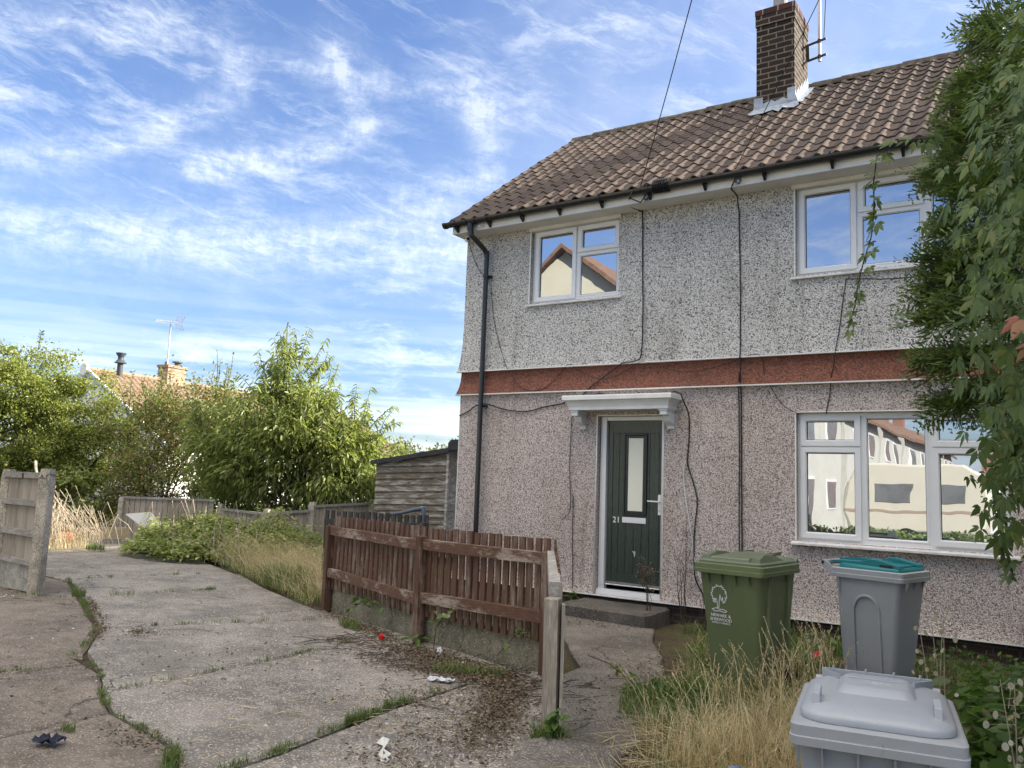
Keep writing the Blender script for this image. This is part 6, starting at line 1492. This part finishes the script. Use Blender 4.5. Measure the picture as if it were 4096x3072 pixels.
M['dimglass']=plain('street_window_glass',(.17,.18,.19),.15,.3,2,.6)
# ================================================================ STREET BEHIND THE CAMERA (what the windows reflect)
M['cream']=plain('cream_render',(.50,.48,.38),.8,.08,2); M['pale']=plain('pale_render',(.50,.50,.46),.8,.1,2)
M['rooftile2']=plain('brown_roof',(.20,.12,.08),.9,.35,5)
def farhouse(name,label,x0,x1,y0,y1,ez,rzz,axis,wm,group=None,wins=()):
    H=thing(name,label,'house',((x0+x1)/2,(y0+y1)/2,0),group)
    m=MB(); m.box(x0,x1,y0,y1,-.1,ez)
    if axis=='y': xm=(x0+x1)/2; m.add([(x0,y1-.001,ez),(x1,y1-.001,ez),(xm,y1-.001,rzz)],[(0,2,1)]); m.add([(x0,y0,ez),(x1,y0,ez),(xm,y0,rzz)],[(0,1,2)])
    else: ym=(y0+y1)/2; m.add([(x1-.001,y0,ez),(x1-.001,y1,ez),(x1-.001,ym,rzz)],[(0,1,2)]); m.add([(x0,y0,ez),(x0,y1,ez),(x0,ym,rzz)],[(0,2,1)])
    m.build('wall',wm,H)
    m=MB()
    if axis=='y':
        o=.35; s=(rzz-ez)/((x1-x0)/2)
        for sg,xe in((-1,x0-o),(1,x1+o)): m.add([(xm,y0-.3,rzz+.05),(xm,y1+.25,rzz+.05),(xe,y1+.25,ez-o*s+.05),(xe,y0-.3,ez-o*s+.05),(xm,y0-.3,rzz+.2),(xm,y1+.25,rzz+.2),(xe,y1+.25,ez-o*s+.2),(xe,y0-.3,ez-o*s+.2)],[(0,1,2,3),(4,5,6,7),(1,2,6,5),(2,3,7,6),(0,3,7,4)])
    else:
        o=.35; s=(rzz-ez)/((y1-y0)/2)
        for ye in(y0-o,y1+o): m.add([(x0-.2,ym,rzz+.05),(x1+.2,ym,rzz+.05),(x1+.2,ye,ez-o*s+.05),(x0-.2,ye,ez-o*s+.05),(x0-.2,ym,rzz+.2),(x1+.2,ym,rzz+.2),(x1+.2,ye,ez-o*s+.2),(x0-.2,ye,ez-o*s+.2)],[(0,1,2,3),(4,5,6,7),(1,2,6,5),(2,3,7,6),(0,3,7,4)])
    m.build('roof',M['rooftile2'],H)
    for (face,a,b,c,d) in wins:
        m=MB()
        if face=='N': m.box(a,b,y1,y1+.04,c,d)
        else: m.box(x1,x1+.04,a,b,c,d)
        f_=m.build('window',M['upvc'],H); m=MB()
        if face=='N': m.box(a+.07,b-.07,y1+.03,y1+.045,c+.07,d-.07)
        else: m.box(x1+.03,x1+.045,a+.07,b-.07,c+.07,d-.07)
        m.build('pane',M['dimglass'],f_)
    return H
farhouse('cream_house','cream rendered gabled house with brown roof, seen reflected in the small upper window',-9.3,-2.3,-20,-12.6,6.3,8.9,'y',M['cream'],None,(('N',-4.2,-3.2,1.,2.3),))
for i in range(6):
    y1=-18.5-i*8.2
    farhouse('terraced_house',['pale terraced house first in the row reflected in the ground-floor window','pale terraced house second in the reflected row','pale terraced house third in the reflected row','pale terraced house fourth in the reflected row','pale terraced house fifth in the reflected row','pale terraced house last in the reflected row'][i],-7.5,-.3,y1-7.6,y1,5.0,7.2,'x' if False else 'y2',M['pale'],'terraced houses along the reflected street',(('E',y1-3,y1-1.6,3.3,4.4),('E',y1-6.4,y1-5,3.3,4.4),('E',y1-6.4,y1-4.8,.9,2.1))) if False else None
    H=thing('terraced_house',['pale terraced house first in the row reflected in the ground-floor window','pale terraced house second in the reflected row','pale terraced house third in the reflected row','pale terraced house fourth in the reflected row','pale terraced house fifth in the reflected row','pale terraced house last in the reflected row'][i],'house',(-4,y1-3.8,0),'terraced houses along the reflected street')
    m=MB(); m.box(-7.5,-.3,y1-7.6,y1,-.1,5.0); m.add([(-7.5,y1-.001,5),(-.3,y1-.001,5),(-3.9,y1-.001,7.3)],[(0,2,1)]); m.build('wall',M['pale'],H)
    m=MB(); m.add([(-3.9,y1-7.8,7.4),(-3.9,y1+.1,7.4),(.05,y1+.1,4.85),(.05,y1-7.8,4.85)],[(0,1,2,3)]); m.add([(-3.9,y1-7.8,7.4),(-3.9,y1+.1,7.4),(-7.8,y1+.1,4.85),(-7.8,y1-7.8,4.85)],[(3,2,1,0)]); m.box(-.0,.1,y1-7.8,y1+.1,4.72,4.87); rf_=m.build('roof',M['rooftile2'],H)
    m=MB(); m.box(-4.4,-3.6,y1-7.8,y1-6.9,6.8,8.4); m.build('chimney',M['brick'],rf_)
    for a,b,c,d in ((y1-3,y1-1.6,3.2,4.4),(y1-6.4,y1-5,3.2,4.4),(y1-6.4,y1-4.8,.9,2.1),(y1-2.6,y1-1.7,.1,2.1)):
        m=MB(); m.box(-.3,-.26,a,b,c,d); f_=m.build('window' if c>.5 else 'door',M['upvc'],H); m=MB(); m.box(-.27,-.25,a+.08,b-.08,c+.08,d-.08); m.build('pane',M['dimglass'],f_)
farhouse('brick_house','red brick gabled house at the far end of the reflected street',2.5,9.5,-66,-58,4.8,7.6,'y',M['brick'],None,(('N',4,5.4,3,4.2),('N',6.6,8,3,4.2)))
# caravan
T=thing('caravan','cream touring caravan seen reflected in the ground-floor window','caravan',(3.2,-17.8,0))
m=MB(); q=[(-1.4,.5),(-1.55,1.0),(-1.5,1.9),(-1.15,2.45),(1.6,2.5),(2.1,2.2),(2.25,1.4),(2.1,.5)]; m.prism([(3.2+a,b) for a,b in q],-18.8,-16.9); m.build('body',plain('caravan_shell',(.58,.56,.47),.35,.05,2),T,bevel=.06)
for a,b in((2.5,3.5),(3.9,4.9)): m=MB(); m.box(a,b,-16.9,-16.885,1.35,1.9); m.build('window',M['dimglass'],T,bevel=.01)
m=MB(); m.box(1.7,5.3,-16.9,-16.89,1.05,1.13); m.build('stripe',plain('caravan_stripe',(.36,.28,.22),.4,.1),T)
m=MB(); m.tube([(3.4,-17.0,.32),(3.4,-16.85,.32)],.32,20); m.build('wheel',M['gasket'],T)
# van further along
T=thing('white_van','white van parked along the reflected street','van',(5.6,-24,0))
m=MB(); q=[(-2.4,.4),(-2.4,1.9),(-2.2,2.2),(1.0,2.2),(1.7,1.35),(2.4,1.15),(2.45,.4)]; m.prism([(a-24,b) for a,b in q],4.7,6.5,'yz'); m.build('body',M['upvc'],T,bevel=.05)
m=MB(); m.prism([(-23.2,1.35),(-23.1,2.0),(-23.02,2.05),(-22.4,1.4)],4.68,6.52,'yz'); m.build('window',M['dimglass'],T)
for y_ in (-25.6,-22.4):
    m=MB(); m.tube([(4.66,y_,.33),(6.54,y_,.33)],.33,18); m.build('wheel',M['gasket'],T)
# low hedge by the street
G=Leaves(); P=patch(2.5,-10.9,5.0,.5,9000); P[:,2]+=RNG.uniform(0,.75,len(P)); rleaf(G,P,RNG.normal(size=P.shape),.10,.06,.2); 
T=thing('street_hedge','low dark hedge along the street seen at the bottom of the window reflection','hedge',(2.5,-10.9,0)); G.build('leaves',M['conifer'],T)
MB().tube([(-1.5,-10.9,.1),(6.5,-10.9,.1)],.05,5).build('stem',M['bark'],T)
m=MB(); m.box(-60,60,-11.6+0,-11.55,-.05,.0); 
m=MB(); m.add([(-60,-90,-.02),(60,-90,-.02),(60,-11.6,-.02),(-60,-11.6,-.02)],[(0,1,2,3)]); m.build('road',plain('asphalt',(.06,.06,.06),.9,.2,3),kind='structure')

TT=[(21.,9.5,8.5,5.0,2.6,6.5),(24.5,10.5,8,3.5,2.5,6),(18.6,9.5,6.5,2.2,2.0,6.5)]  # crown of an added, unseen tree that shades the front garden
tree('added_shade_tree','added unseen tree behind the houses far to the right, placed to shade the front garden','tree',(21,9.8,0),TT,240,32000,.9,None,M['privet'],.42,.24,.1,3,.25,None,None,1.,limbs=20)
